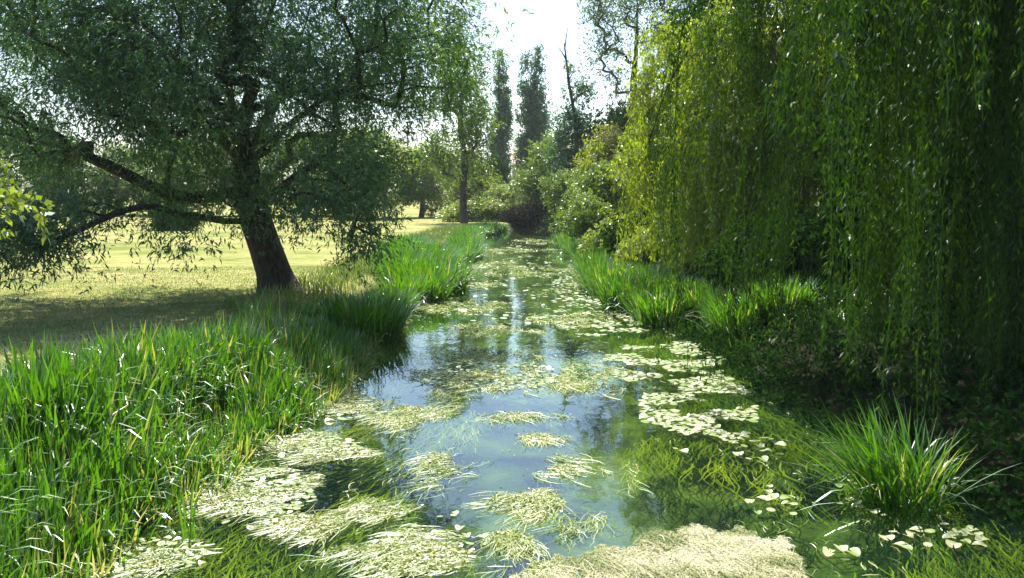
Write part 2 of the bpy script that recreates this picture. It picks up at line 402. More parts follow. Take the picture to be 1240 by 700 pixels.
def lobes_points(lobes, n, rng, shell=.45):
    """points in a union of ellipsoids (cx,cy,cz,rx,ry,rz[,weight])"""
    L = np.array([l[:6] for l in lobes], float); wgt = np.array([l[6] if len(l) > 6 else l[3]*l[4]*l[5] for l in lobes]); wgt = wgt/wgt.sum()
    k = rng.choice(len(L), n, p=wgt); d = unit(rng.normal(size=(n, 3))); rad = rng.uniform(shell**3, 1, n)**(1/3)
    return L[k, :3] + d*L[k, 3:]*rad[:, None]

def tree_mesh(lobes, trunk, r0, ntarget, per_t, per_s, leaf, slen, sigma, seed, updir=0.1, droop=.3, shell=.45, up=.18, rmin=.015, gap=0.0, spread=.9, rough=0.0, flare=.4, pw=.5, skip_r=0):
    """returns (skeleton MB, crown MB) in local coordinates"""
    rng = np.random.default_rng(seed)
    T = lobes_points(lobes, ntarget, rng, shell)
    if rough: T = T + rng.normal(0, rough, T.shape)
    if gap:
        g = fbm(T[:, 0]*.5+T[:, 2]*.37, T[:, 1]*.5+T[:, 2]*.6, seed, 2); T = T[g > np.quantile(g, gap)]
    s = Skel(); s.poly(trunk, None, 0); s.grow(T, rng, up=up)
    r = s.radii(r0, rmin, pw); tb = s.mesh(r, None, rng=rng, flare=flare, skip_r=skip_r)
    mb = MB(); n = len(T)
    O = np.repeat(T, per_t, 0) + rng.normal(0, sigma, (n*per_t, 3))
    cen = T.mean(0)
    D = rng.normal(0, 1, O.shape) + unit(O-cen)*.8 + np.array([0, 0, updir])
    v = np.repeat(rng.uniform(.15, .8, n), per_t) + rng.normal(0, .08, n*per_t)
    sprigs(mb, O, D, leaf[0], leaf[1], per_s, slen, v, rng, droop, spread)
    return tb, mb
def tree_thing(name, label, cat, loc, tm, bark, leafm, group=None, rz=0, scale=1):
    e = empty(name, loc, label, cat, group); e.rotation_euler.z = rz; e.scale = (scale,)*3 if np.isscalar(scale) else scale
    tm[0].build('trunk', bark, e, smooth=True); tm[1].build('crown', leafm, e)
    return e

def gz(x, y): return float(height(x, y))

# --- the big old willow on the lawn (base seen at 335,352)
rng = np.random.default_rng(11)
bx, by = ground(335, 354, .7); bx, by = float(bx), float(by); BZ = gz(bx, by)
def A(px, py, dy): return at(px, py, by+dy)
root = empty('old_willow_tree', (bx, by, BZ), 'huge spreading old willow with dark leaning trunk standing on the lawn beside the river', 'tree')
s = Skel()
tr = s.poly([(bx+.1, by, BZ-.3), A(332, 330, 0), A(322, 300, .05), A(310, 268, .1), A(303, 235, .15), A(297, 200, .2), A(292, 160, .2)], None, 0, .35)
def limb(own, start_px, pts):
    j = s.nearest(at(*start_px)); return s.poly([A(*p) for p in pts], j, own, .4)
limbs = [
 ((308,262,by+.1), [(290,268,-.3),(272,268,-.8),(250,264,-1.4),(215,260,-2.2),(188,250,-3),(150,255,-4),(110,272,-5),(70,290,-5.8),(40,300,-6.4)]),
 ((303,235,by+.15), [(270,235,-.4),(225,240,-1),(180,225,-1.4),(130,200,-1.6),(80,180,-1.8),(20,165,-2)]),
 ((297,200,by+.2), [(270,170,.4),(235,140,1),(190,125,1.6),(140,90,2),(80,60,2.4),(10,30,2.6)]),
 ((292,160,by+.2), [(280,120,0),(275,90,-.2),(268,50,-.5),(258,0,-.8),(250,-50,-1)]),
 ((292,165,by+.2), [(270,130,-.8),(240,100,-1.6),(212,70,-2.2),(190,45,-2.6),(160,20,-3),(130,-20,-3.2)]),
 ((297,190,by+.2), [(310,165,.3),(325,140,.8),(342,105,1.4),(360,60,1.8),(375,10,2),(385,-40,2.2)]),
 ((300,205,by+.2), [(322,180,-.4),(345,155,-.8),(372,135,-1.2),(400,115,-1.8),(440,105,-2.3),(480,100,-2.8),(520,92,-3)]),
 ((303,232,by+.15), [(325,215,1),(350,195,2),(385,180,3),(430,165,4),(480,150,4.6)]),
 ((305,245,by+.15), [(330,235,-.8),(355,215,-1.6),(385,200,-2.4),(410,215,-3),(435,240,-3.4)]),
 ((292,160,by+.2), [(300,125,-1),(312,90,-2),(318,50,-3),(330,10,-3.8),(350,-30,-4.4)]),
 ((297,195,by+.2), [(285,175,1.5),(280,140,3),(270,100,4.4),(262,60,5.5),(250,20,6)]),
]
for i, (st, pts) in enumerate(limbs): limb(i+1, st, pts)
def ax3(px, py, dy, rx, ry, rz, w=None):
    c = A(px, py, dy); return (*c, rx, ry, rz) if w is None else (*c, rx, ry, rz, w)
BW = [ax3(290,-60,0, 5.5,5,3.2), ax3(130,10,-1, 4.5,4.5,2.8), ax3(30,60,-1, 3.4,4.2,2.6), ax3(440,10,-.5, 3.2,3.5,2.6),
      ax3(60,150,-1.5, 3.2,4.0,1.7), ax3(170,135,-1, 3.0,4.5,1.7), ax3(0,222,-4.5, 1.4,2.0,.6), ax3(110,212,-3, 1.5,1.8,.5,1.2),
      ax3(290,100,.5, 3.2,4.5,2.0), ax3(400,130,0, 2.6,4.,1.7), ax3(485,95,-1, 1.9,2.6,1.4), ax3(400,205,-.5, 1.4,2.4,.6,2),
      ax3(450,170,-.5, .9,2.0,.9), ax3(510,50,-1.5, 1.2,2,1.5), ax3(250,190,2.5, 2.6,2.4,.6),ax3(350,60,-3, 2.5,2,2.2), ax3(200,60,-3.5, 2.8,2,2.2), ax3(-60,110,-1.5,3.5,4.5,3.5)]
T = lobes_points(BW, 1400, rng, .35)
g = fbm(T[:, 0]*.45+T[:, 2]*.3, T[:, 2]*.5+T[:, 1]*.35, 4, 2); T = T[g > np.quantile(g, .24)]
# keep the view below the limbs open
pxT = 620 + F*T[:, 0]/T[:, 1]; hz = 240 - F*(T[:, 2]-CAM_H)/T[:, 1]
T = T[(hz < np.interp(pxT, [-400, 0, 50, 120, 200, 330, 420, 600], [206, 206, 202, 194, 190, 172, 178, 172]) + 14*rng.uniform(-1, 1, len(T)))]
s.grow(T, rng, up=.1, minid=len(tr)//2, jit=.06)
# hanging outer sprays: low tips seen at the left and to the right of the trunk
Hn = []
for (px, py, dy, n_, sx, sz) in [(25,284,-6.3,14,.4,.15), (62,268,-5.4,7,.3,.12), (0,268,-6.8,10,.35,.18), (115,250,-4,4,.3,.08), (215,278,-2.4,4,.25,.08), (300,222,-1,12,1.2,.25), (400,225,-3,9,.4,.25), (440,230,-3.4,12,.22,.5), (432,285,-3.6,6,.15,.2),(360,240,-2,9,.5,.25),(230,228,-2,14,1.5,.2)]:
    Hn.append(A(px, py, dy) + rng.normal(0, 1, (n_, 3))*[sx, .7, sz])
Hn = np.concatenate(Hn); s.grow(Hn, rng, up=.05, minid=len(tr)//2)
r = s.radii(.42, .014, .5)
s.mesh(r, None, 0, rng=rng, flare=.95, flare_h=.8).build('trunk', M['bark'], root, True, (bx, by, BZ))
for i in range(len(limbs)): s.mesh(r, None, i+1, rng=rng).build('limb', M['bark'], root, True, (bx, by, BZ))
mb = MB()
AT = np.concatenate([T, Hn]); n = len(AT); pt = 26
O = np.repeat(AT, pt, 0) + rng.normal(0, .34, (n*pt, 3))
D = rng.normal(0, 1, O.shape) + unit(O-np.array([bx-1, by, 6.5]))*.9
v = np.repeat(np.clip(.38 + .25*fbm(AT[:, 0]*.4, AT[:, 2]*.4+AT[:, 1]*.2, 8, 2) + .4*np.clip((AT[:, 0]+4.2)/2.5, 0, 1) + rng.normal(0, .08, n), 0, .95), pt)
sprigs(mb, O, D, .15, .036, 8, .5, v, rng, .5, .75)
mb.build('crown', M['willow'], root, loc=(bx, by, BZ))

# --- weeping willows
def weeping(name, label, cat, cx, cy, R0, htop, nb, ns, leafm, seed, zlow, front=None, L=.10, W=.022, per_m=24, r0=.45, sparse=None, arch=.35, crest=1.5, push=1.0, scat=.045, shade_fill=0):
    rng = np.random.default_rng(seed); z0 = gz(cx, cy)
    root = empty(name, (cx, cy, z0), label, cat); s = Skel()
    tr = s.poly([(cx, cy, z0-.3), (cx+.1, cy-.1, z0+1), (cx-.1, cy, z0+2.2), (cx, cy+.1, z0+htop*.5)], None, 0, .4)
    boughs = []
    ang = np.linspace(0, 2*np.pi, nb, endpoint=False) + rng.normal(0, .12, nb)
    spec = [(a, R0*rng.uniform(.72, 1.02) if j % 3 else R0*rng.uniform(.3, .65), htop*rng.uniform(.82, 1.0)) for j, a in enumerate(ang)]
    if front: spec += front
    for a, rad, top in spec:
        d = np.array([math.cos(a), math.sin(a), 0]); st = tr[-1 - int(rng.integers(0, 4))]
        p0 = s.P[st]; q = [p0 + d*rad*.18 + [0, 0, (top-(p0[2]-z0))*.75], p0*[1, 1, 0] + d*rad*.42 + [0, 0, z0+top], p0*[1, 1, 0] + d*rad*.78 + [0, 0, z0+top*.83], p0*[1, 1, 0] + d*rad + [0, 0, z0+top*(.90-arch)]]
        ids = s.poly([x + rng.normal(0, .12, 3) for x in q], st, 0, .45); boughs.append(ids)
        for i_ in ids[3:]: s.leaf[i_] = 1
    allp = np.array(s.P); cand = np.concatenate([ids[2:] for ids in boughs])
    # side shoots
    nbn = ns//9; bi = rng.integers(0, nbn, ns); bu = rng.uniform(0, 1, nbn)[bi]
    base = allp[rng.choice(cand, nbn)][bi]
    out = base - np.array([cx, cy, 0]); out[:, 2] = 0; out = unit(out)
    base = base + (rng.normal(0, 1, (nbn, 3))*[.6, .6, .2])[bi] + rng.normal(0, 1, (ns, 3))*[.17, .17, .1] + out*rng.uniform(0, .5, nbn)[bi][:, None]
    s.grow(base[::max(1, ns//260)], rng, up=.1, minid=len(tr)-2)
    r_ = s.radii(r0, .012, .5)
    s.mesh(r_, None, rng=rng).build('trunk', M['bark'], root, True, (cx, cy, z0))
    # hanging strands
    mb = MB()
    nz = fbm(base[:, 0]*.9+3, base[:, 1]*.9, seed+1, 3)
    zend = zlow(base, rng, nz, np.clip(bu + rng.normal(0, .08, ns), 0, 1))
    ln = np.maximum(base[:, 2]-zend, .5)
    segs = 12; t = np.linspace(0, 1, segs+1)
    arc = (rng.uniform(.1, .6, nbn)[bi]+rng.uniform(0, .15, ns))*push; sway = rng.normal(0, .2, (nbn, 2))[bi]+rng.normal(0, .07, (ns, 2)); ph = rng.uniform(0, 6, ns)
    o_ = 1-np.exp(-t*5); 
    Pn = base[:, None] + out[:, None]*(arc[:, None]*o_[None])[..., None]
    Pn[..., 2] += (arc*.35)[:, None]*np.sin(np.minimum(t*5, np.pi))[None] - ln[:, None]*t[None]**1.1
    Pn[..., :2] += sway[:, None]*np.sin(t*5+0)[None, :, None]*t[None, :, None]
    Pn[..., 0] += .05*np.sin(t[None]*9+ph[:, None])
    # stems
    S = np.array([.0045, 0, 0])
    V = np.stack([Pn-S, Pn+S], 2); q = np.arange(ns*(segs+1)*2).reshape(ns, segs+1, 2)
    mb.add(V, np.stack([q[:, :-1, 0], q[:, :-1, 1], q[:, 1:, 1], q[:, 1:, 0]], -1).reshape(-1, 4), .4)
    # leaves
    cnt = (ln*per_m*rng.uniform(.6, 1.2, ns)).astype(int)+4; own = np.repeat(np.arange(ns), cnt); u = rng.uniform(0, 1, len(own))*segs
    i0 = np.minimum(u.astype(int), segs-1); fr = (u-i0)[:, None]
    P = Pn[own, i0]*(1-fr)+Pn[own, i0+1]*fr
    P = P + rng.normal(0, scat, P.shape)
    az = rng.uniform(0, 6.283, len(own)); D = np.stack([np.cos(az)*.7, np.sin(az)*.7, -rng.uniform(.3, 1.4, len(own))], -1)
    vv = .45 + .22*np.repeat(nz, cnt) + np.repeat(rng.normal(0, .12, ns), cnt) + rng.normal(0, .12, len(own))
    sz = rng.uniform(.65, 1.3, len(own))
    leaves(mb, P, D, L*sz, W*sz, vv, rng, .2)
    # leafy crest on top of the boughs
    nt_ = int(len(base)*crest); O = base[rng.integers(0, len(base), nt_)] + rng.normal(0, .3, (nt_, 3))
    sprigs(mb, O, rng.normal(0, 1, O.shape)+[0, 0, -.2], L, W*1.2, 10, .45, np.full(nt_, .5)+rng.normal(0, .15, nt_), rng, .8)
    if shade_fill:  # unseen upper leaves, added only to shade the strands below
        q = int(shade_fill); a = rng.uniform(0, 6.283, q); rr = (R0-1.3)*rng.uniform(0, 1, q)**.5; top_ = z0 + htop*(1.12-.35*(rr/R0)**2)
        T_ = np.stack([cx+rr*np.cos(a), cy+rr*np.sin(a), top_ - rng.uniform(0, 2.2, q)], -1)
        T_ = T_[(T_[:, 2] > CAM_H + T_[:, 1]*.24) & (T_[:, 0] > T_[:, 1]*.31)]
        O = np.repeat(T_, 26, 0) + rng.normal(0, .4, (len(T_)*26, 3))
        sprigs(mb, O, rng.normal(0, 1, O.shape)+[0, 0, -.3], .13, .045, 8, .5, np.full(len(O), .5)+rng.normal(0, .15, len(O)), rng, .6)
    mb.build('crown', leafm, root, loc=(cx, cy, z0))
    return root
def zl_near(base, rng, nz, u):
    d = np.hypot(base[:, 0]-10.6, base[:, 1]-14.6)
    z = np.where(u < .64, .25 + 2.6*u**1.3 + .6*nz, base[:, 2] - .8 - 3.2*(1-u)*2)
    z = np.where((base[:, 1] < 10.5), 2.6 + 2.2*u + .8*nz, z)                    # tier above the camera side
    z = np.where((base[:, 1] < 10.5) & (base[:, 0] < 4.3), 3.9 + .9*u, z)
    return np.where(d < 3, base[:, 2]-2.5*u-.5, z)
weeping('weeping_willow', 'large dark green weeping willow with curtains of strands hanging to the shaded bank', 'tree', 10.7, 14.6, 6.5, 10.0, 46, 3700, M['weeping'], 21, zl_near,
        front=[(R(216), 8.6, 8.6), (R(221), 8.2, 8.4), (R(211), 7.6, 9.0), (R(228), 8.0, 8.2), (R(236), 8.2, 8.6)]+[(R(a_), 3.2, 13.0) for a_ in range(0, 360, 36)]+[(R(a_), 4.6, 11.5) for a_ in range(15, 360, 40)], per_m=33, L=.088, W=.023, r0=.5, crest=4.0, shade_fill=1500)  # higher bough tiers and unseen top leaves added to darken the interior
def zl_mid(base, rng, nz, u):
    return np.where(u < .42, .5 + 3.5*u + 1.0*nz, base[:, 2] - .5 - 3.*(1-u))
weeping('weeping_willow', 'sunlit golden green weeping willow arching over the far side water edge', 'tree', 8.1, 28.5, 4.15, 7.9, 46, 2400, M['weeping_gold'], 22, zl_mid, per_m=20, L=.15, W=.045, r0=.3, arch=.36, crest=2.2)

# --- background and middle distance trees (shared meshes per kind)
TM = {}
def broad_lobes(h, w, seed, n=9, low=.22):
    r = np.random.default_rng(seed); out = [(0, 0, h*.58, w*.55, w*.55, h*.36)]
    for i in range(n):
        a = r.uniform(0, 6.28); z = r.uniform(low, .88); rr = w*.62*math.sin(math.pi*min(1, (z*.85+.12)))
        out.append((math.cos(a)*rr*.8, math.sin(a)*rr*.8, z*h, w*r.uniform(.24, .38), w*r.uniform(.24, .38), h*r.uniform(.12, .2)))
    return out
def straight(h, lean=0, n=5, seed=0):
    r = np.random.default_rng(seed); return [(lean*h*t**1.5 + r.normal(0, .012*h)*(t > 0), r.normal(0, .012*h)*(t > 0), -.4 if t == 0 else h*t) for t in np.linspace(0, 1, n)]
TM['broad_a'] = tree_mesh(broad_lobes(12, 6.2, 1, 12, .08), straight(9, 0, 5, 1), .38, 330, 16, 8, (.26, .15), .6, .55, 31, gap=.12)
TM['broad_b'] = tree_mesh(broad_lobes(12, 5.4, 2, 12, .08), straight(9, .05, 5, 2), .36, 320, 16, 8, (.26, .15), .6, .5, 32, gap=.15)
TM['wood'] = tree_mesh(broad_lobes(14, 6.0, 3, 11, .12), straight(11, 0, 5, 3), .4, 420, 16, 8, (.27, .17), .6, .6, 33, gap=.04)
protos = {}
def place(kind, name, label, cat, px, py_base, dist, height_, bark='bark_far', leafm='broad', native=12., wid=1.0, group=None, rz=0, xy=None):
    x, y = xy if xy is not None else ((px-620)/F*dist, dist)
    z = gz(x, y)
    sc_ = height_/native; key = (kind, leafm)
    if key not in protos:
        e = tree_thing(name, label, cat, (x, y, z), TM[kind], M[bark], M[leafm], group, rz, (sc_*wid, sc_*wid, sc_)); protos[key] = e
    else:
        e = copy_tree(protos[key]); e.name = name; e.location = (x, y, z); e.rotation_euler.z = rz; e.scale = (sc_*wid, sc_*wid, sc_)
        tag(e, label, cat)
        if group: e['group'] = group
        elif 'group' in e: del e['group']
    return e
def H(py, dist, px=0): return (240-py)*dist/F + CAM_H - .8     # height of a tree whose top is seen at py

# poplars
def poplar_mesh(h, w, cols, seed):
    r = np.random.default_rng(seed); lob = []
    for (ox, hh, ww) in cols:
        for z in np.linspace(.1, .96, 12):
            q = ww*1.1*(math.sin(math.pi*min(1, z*.8+.16))**1.0)
            lob.append((ox*(.4+.6*z)+r.normal(0, .15), r.normal(0, .2), z*hh, q, q, hh*.06, q*q+.1))
    return tree_mesh(lob, straight(h*.93, 0, 6, seed), .4, 420 + 230*(len(cols) > 1), 9, 8, (.30, .2), .8, .3, seed, updir=2.2, droop=-.1, shell=.2, up=-.1, gap=.08, spread=.6)
TM['poplar_thin'] = poplar_mesh(26, 2, [(0, 26, 1.6)], 41)
TM['poplar_wide'] = poplar_mesh(26, 3, [(-.9, 26, 1.6), (1.0, 25, 1.7), (2.2, 22, 1.2)], 42)
place('poplar_thin', 'poplar_tree', 'slender columnar poplar, the narrower of the pair against the white sky', 'tree', 607, 0, 150, H(70, 150), leafm='poplar', native=26)
place('poplar_wide', 'poplar_tree', 'broad columnar poplar with several pointed tops, the wider of the pair', 'tree', 642, 0, 155, H(62, 155), leafm='poplar', native=26)

# lone tree with a visible dark trunk at the far end of the lawn
tl = [(-1.0,0,7.5,2.6,2.6,1.8), (1.2,0,9.5,1.8,2.2,1.7), (-2.5,0,11.5,2.2,2.4,1.8), (-.3,0,14,2.4,2.4,2.0), (1.0,0,12,1.4,1.8,1.4), (-1.8,.5,16,2.0,2.0,1.5), (1.6,0,6,1.8,2.0,1.4), (-3.0,0,6.5,1.8,2.0,1.3), (3.0,0,4.6,1.3,1.6,.9), (-.3,0,4.6,1.8,1.6,1.1), (1.8,-.5,3.0,1.2,1.2,.6)]
TM['lone'] = tree_mesh(tl, straight(15, -.03, 6, 5), .36, 300, 11, 7, (.26, .15), .6, .45, 35, gap=.3, shell=.3)
place('lone', 'sycamore_tree', 'tall open crowned tree with bare dark trunk where the lawn and reeds end', 'tree', 562, 262, 92, H(45, 92), leafm='broad', native=17.6)

# dead topped tree
tb, mb = tree_mesh([(0,0,5,2.2,2.2,2.2), (0,0,8,2.0,2,1.8), (.6,0,10.5,1.6,1.6,1.3), (-.5,0,12,1.2,1.2,.9), (1.2,0,12.6,1.0,1,.5), (.2,0,13.3,.8,.8,.6), (-.7,0,14.6,.7,.7,.7), (-1.9,0,7,1,1,.8), (-1.5,0,10,.9,.9,.7)],
                   [(0,0,-.4), (0,0,4), (.1,0,8), (-.2,0,11), (-.7,0,13.6), (-1.0,0,16), (-1.15,0,17.2)], .3, 230, 14, 8, (.24, .14), .6, .35, 36, gap=.2)
for P_, r_ in [([(0,0,5),(.1,0,8),(-.2,0,11),(-.7,0,13.6),(-1.0,0,16),(-1.15,0,17.2)], [.26,.22,.17,.13,.09,.05]), ([(-1.0,0,15.8), (-1.4,0,16.5), (-1.75,.1,16.9)], [.07,.05,.02]), ([(-1.12,0,16.6), (-1.0,0,17.6), (-.85,0,18.6)], [.07,.05,.02]), ([(-.72,0,13.9), (-.3,0,14.7), (-.15,0,15.4)], [.06,.04,.02]), ([(-.3,0,12), (.6,0,13), (1.5,0,13.6)], [.08,.05,.02])]:
    tube(tb, P_, r_, 5)
TM['dead'] = (tb, mb)
place('dead', 'half_dead_tree', 'dark half dead tree with a bare forked stick of a top above its leaves', 'tree', 697, 0, 80, H(38, 80), leafm='poplar', native=18)

# airy ash
ash_l = [(-1.8,0,14.5,1.7,1.7,2.6), (1.5,0,15.5,2.2,2,2.6), (0,0,17.5,2.2,2,1.8), (-2.6,0,17,1.4,1.4,1.8), (2.8,0,13,1.3,1.4,1.8), (-.8,0,11,1.6,1.6,1.4), (-2.6,0,11.8,1.0,1,1.0), (1.8,0,10.6,1.3,1.2,1.0), (3.4,0,16.5,1.0,1,1.6)]
TM['ash'] = tree_mesh(ash_l, [(0,0,-.4), (.1,0,4), (0,0,8), (-.1,0,10.5), (.1,0,13.5), (.1,0,17.5)], .26, 260, 8, 8, (.22, .09), .7, .4, 37, updir=.8, gap=.25, up=-.05, rmin=.03)
place('ash', 'ash_tree', 'tall airy ash tree with sky showing between its fine upright branches', 'tree', 766, 0, 66, H(-35, 66), leafm='ash', native=19.3)

# tree line behind the far lawn, west of the river
row = [(-300,125,11,'broad_b'), (-150,128,12,'broad_a'), (-20,122,10,'broad_b'), (70,126,11,'broad_a'), (150,130,10,'broad_b'), (225,126,11,'broad_a'), (300,128,11.5,'broad_b'), (372,124,11.5,'broad_a')]
for i_, (px, d, h, kd) in enumerate(row):
    place(kd, 'field_tree', '%s tree from the west in the row beyond the lawn behind the big willow' % 'first second third fourth fifth sixth seventh eighth'.split()[i_], 'tree', px, 0, d, h, leafm='broad', wid=1.35, group='tree row beyond the lawn', rz=i_*1.3)
place('broad_a', 'field_tree', 'round bright green tree just beyond the lawn, beside the hanging tips of the big willow', 'tree', 448, 0, 112, H(155, 112), leafm='broad_pale', wid=1.25, rz=.4)
place('broad_b', 'field_tree', 'mid green round tree between the bright round tree and the lone trunk', 'tree', 510, 0, 116, H(175, 116), leafm='broad_pale', wid=1.2, rz=2.)
place('broad_a', 'field_tree', 'low bushy tree right behind the lone dark trunk', 'tree', 556, 0, 125, H(180, 125), leafm='broad_pale', wid=1.2, rz=3)
place('broad_b', 'field_tree', 'low dark tree at the foot of the slender poplar', 'tree', 598, 0, 128, H(192, 128), leafm='broad_dark', wid=1.0, rz=4)
place('broad_a', 'field_tree', 'small pale tree at the end of the river below the poplars', 'tree', 612, 0, 112, H(222, 112), leafm='broad_pale', wid=1.5, rz=5)
place('broad_b', 'field_tree', 'dense tree under the wide poplar closing the river view', 'tree', 655, 0, 135, H(205, 135), leafm='broad', wid=1.3, rz=1)
# east side
place('broad_b', 'bank_tree', 'tall rounded mid green tree leaning out where the river bends away', 'tree', 672, 0, 98, H(150, 98), leafm='broad', wid=1.15, rz=.7)
place('broad_a', 'bank_tree', 'rounded green tree overhanging the water below the dead topped tree', 'tree', 688, 0, 74, H(188, 74), leafm='broad', wid=1.0, rz=2.7)
place('broad_b', 'bank_tree', 'reddish tawny tree crowded between the dead topped tree and the golden willow', 'tree', 738, 0, 64, H(158, 64), leafm='tawny', wid=.95, rz=4.1)
place('broad_a', 'bank_tree', 'dark green tree behind the tawny tree on the river bank', 'tree', 772, 0, 78, H(128, 78), leafm='broad_dark', wid=1.1, rz=.2)
# young trees with thin stems on the slope
TM['young'] = tree_mesh([(0,0,3.6,1.5,1.5,1.1), (.7,0,4.4,1.1,1.1,.8), (-.8,0,4.2,1.1,1.1,.8), (-1.3,0,3.2,.8,.8,.6), (1.3,0,3.3,.8,.8,.6)], straight(3.6, .04, 4, 8), .09, 130, 13, 7, (.16, .09), .4, .28, 38, rmin=.012, gap=.1)
place('young', 'young_tree', 'young tree with two thin dark stems on the grassy slope', 'tree', 731, 0, 50, 4.8, leafm='broad', native=5.2, wid=1.0)
place('young', 'young_tree', 'small slanting tree nearer the reeds on the grassy slope', 'tree', 708, 0, 46, 3.9, leafm='broad', native=5.2, wid=1.0, rz=2)
# woodland behind the weeping willows; first two trees added to shade the large one
woods = [((14.2,19.5),16,'tall dark tree added at the back of the large weeping willow to shade its strands','broad_dark'),((10.6,21.5),15,'dark tree added just behind the crest of the large weeping willow to shade it','broad_dark'),((9.5,44),12.5,'tall dark tree rising behind the crest of the golden willow','broad_dark'),
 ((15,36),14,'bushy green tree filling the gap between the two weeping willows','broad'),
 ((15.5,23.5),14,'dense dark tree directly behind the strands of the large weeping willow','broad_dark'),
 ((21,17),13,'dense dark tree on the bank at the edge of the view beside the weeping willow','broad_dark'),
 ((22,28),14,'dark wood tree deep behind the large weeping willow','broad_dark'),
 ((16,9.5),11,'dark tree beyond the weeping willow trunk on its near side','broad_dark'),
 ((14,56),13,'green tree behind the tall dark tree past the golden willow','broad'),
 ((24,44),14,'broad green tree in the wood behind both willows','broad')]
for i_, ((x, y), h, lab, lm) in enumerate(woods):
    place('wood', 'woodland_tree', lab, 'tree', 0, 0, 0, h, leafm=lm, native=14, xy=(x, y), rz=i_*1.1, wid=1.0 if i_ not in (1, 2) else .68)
# branch tree peeping in at the left
TM['near'] = tree_mesh([(-.3,0,2.6,.5,.6,.35), (.3,-.1,2.6,.4,.4,.26), (-.6,.3,2.3,.5,.5,.4), (1.05,0,2.5,.36,.35,.2)], [(-.3,0,-.3), (-.25,0,.8), (0,0,1.6), (0,0,2.5)], .07, 105, 9, 7, (.075, .045), .2, .13, 39, rmin=.006, gap=.05)
x_, y_ = -5.32, 7.2
tree_thing('hawthorn_tree', 'bright green leafy small tree poking in beside the camera at the lawn edge', 'tree', (x_, y_, gz(x_, y_)), TM['near'], M['bark_far'], M['broad_pale'], scale=1.0)

# bushes
def bush_mesh(lobes, n, leaf, seed, per=9):
    rng = np.random.default_rng(seed); T = lobes_points(lobes, n, rng, .5); T = T[T[:, 2] > .02]
    s = Skel(); s.node((0, 0, -.1), -1, 0); s.node((0, 0, .1), 0, 0); s.grow(T[::3], rng, up=.2)
    tb = s.mesh(s.radii(.05, .008), None); mb = MB()
    O = np.repeat(T, per, 0)+rng.normal(0, .12, (len(T)*per, 3)); sprigs(mb, O, rng.normal(0, 1, O.shape)+unit(O+1e-6)*.8, leaf[0], leaf[1], 7, .28, np.repeat(rng.uniform(.1, .9, len(T)), per), rng, .4)
    return tb, mb
def bush(name, label, xy, tm, lm, sc_=1., group=None):
    z = gz(*xy); e = empty(name, (*xy, z), label, 'bush', group); e.scale = sc_ if not np.isscalar(sc_) else (sc_,)*3
    tm[0].build('stem', M['bark_far'], e, True); tm[1].build('foliage', lm, e); return e
BM1 = bush_mesh([(0,0,.7,1.1,1,.7), (.7,.1,.6,.8,.8,.5), (-.8,0,.5,.8,.7,.5)], 260, (.10, .06), 51)
BM2 = bush_mesh([(0,0,.8,1.2,1.1,.8), (.9,0,1.0,.8,.8,.7), (-.9,0,.6,.8,.7,.5)], 260, (.13, .07), 52)
bush('yellow_green_bush', 'sunny yellow green bush above the reeds on the east bank', (5.2, 41), BM1, M['broad_pale'], 1.25)
bush('pale_leafy_bush', 'low pale leafy bush beside the golden willow strands', (5.6, 34.5), BM1, M['broad_pale'], .95)
bush('dark_bush', 'dark leafy bush between the reeds and the golden willow', (6.0, 36.5), BM2, M['broad_dark'], 1.3)
bush('dark_bush', 'small dark purplish bush hanging over the water at the far bend', (1.0, 95), BM2, M['purple'], (1.5, 1.5, 1.3))
bush('dark_bush', 'dark rounded bush under the trees on the outside of the river bend', (6.0, 84), BM2, M['broad_dark'], (1.5, 1.5, 1.5))
bush('green_bush', 'loose bright shrub in front of the pale tree by the far reeds', (-3.4, 98), BM1, M['broad_pale'], (2.6, 2.4, 1.6))
bush('green_bush', 'low dark shrub under the golden willow at the water', (6.8, 22.5), BM2, M['broad_dark'], 1.1)
for i_, (px, d, s_) in enumerate([(215, 70, 1.2)]):
    bush('green_bush', 'small round bush alone on the sunny lawn behind the big willow', ((px-620)/F*d, d), BM1, M['broad_dark'], s_)

# distant house between the poplars
hx, hy = (650-620)/F*185, 185.; hz_ = gz(hx, hy); hp = at(650, 190, hy)[2]
he = empty('brick_house', (hx, hy, hz_), 'pinkish brick house barely seen between the two poplars', 'house')
def boxm(mb, x0, x1, y0, y1, z0, z1):
    V = [(x0,y0,z0),(x1,y0,z0),(x1,y1,z0),(x0,y1,z0),(x0,y0,z1),(x1,y0,z1),(x1,y1,z1),(x0,y1,z1)]
    mb.add(V, [(0,3,2,1),(4,5,6,7),(0,1,5,4),(1,2,6,5),(2,3,7,6),(3,0,4,7)])
HH = 8.2
b = MB(); boxm(b, -5, 5, 0, 7, -.3, HH); b.build('wall', brick_mat(), he)
b = MB(); b.add([(-5.4,-.4,HH+.003),(5.4,-.4,HH+.003),(5.4,7.4,HH+.003),(-5.4,7.4,HH+.003),(-5.4,3.5,HH+3.4),(5.4,3.5,HH+3.4)], [(0,1,5,4),(2,3,4,5)]); b.add([(-5.4,-.4,HH+.003),(-5.4,7.4,HH+.003),(-5.4,3.5,HH+3.4),(5.4,-.4,HH+.003),(5.4,7.4,HH+.003),(5.4,3.5,HH+3.4)], [(0,2,1),(3,4,5)])
rf = b.build('roof', plain('roof_tile', (.30,.15,.11)), he)
b = MB(); boxm(b, 2.6, 3.5, 3, 4, HH+2, HH+4.6); b.build('chimney', brick_mat(), rf)
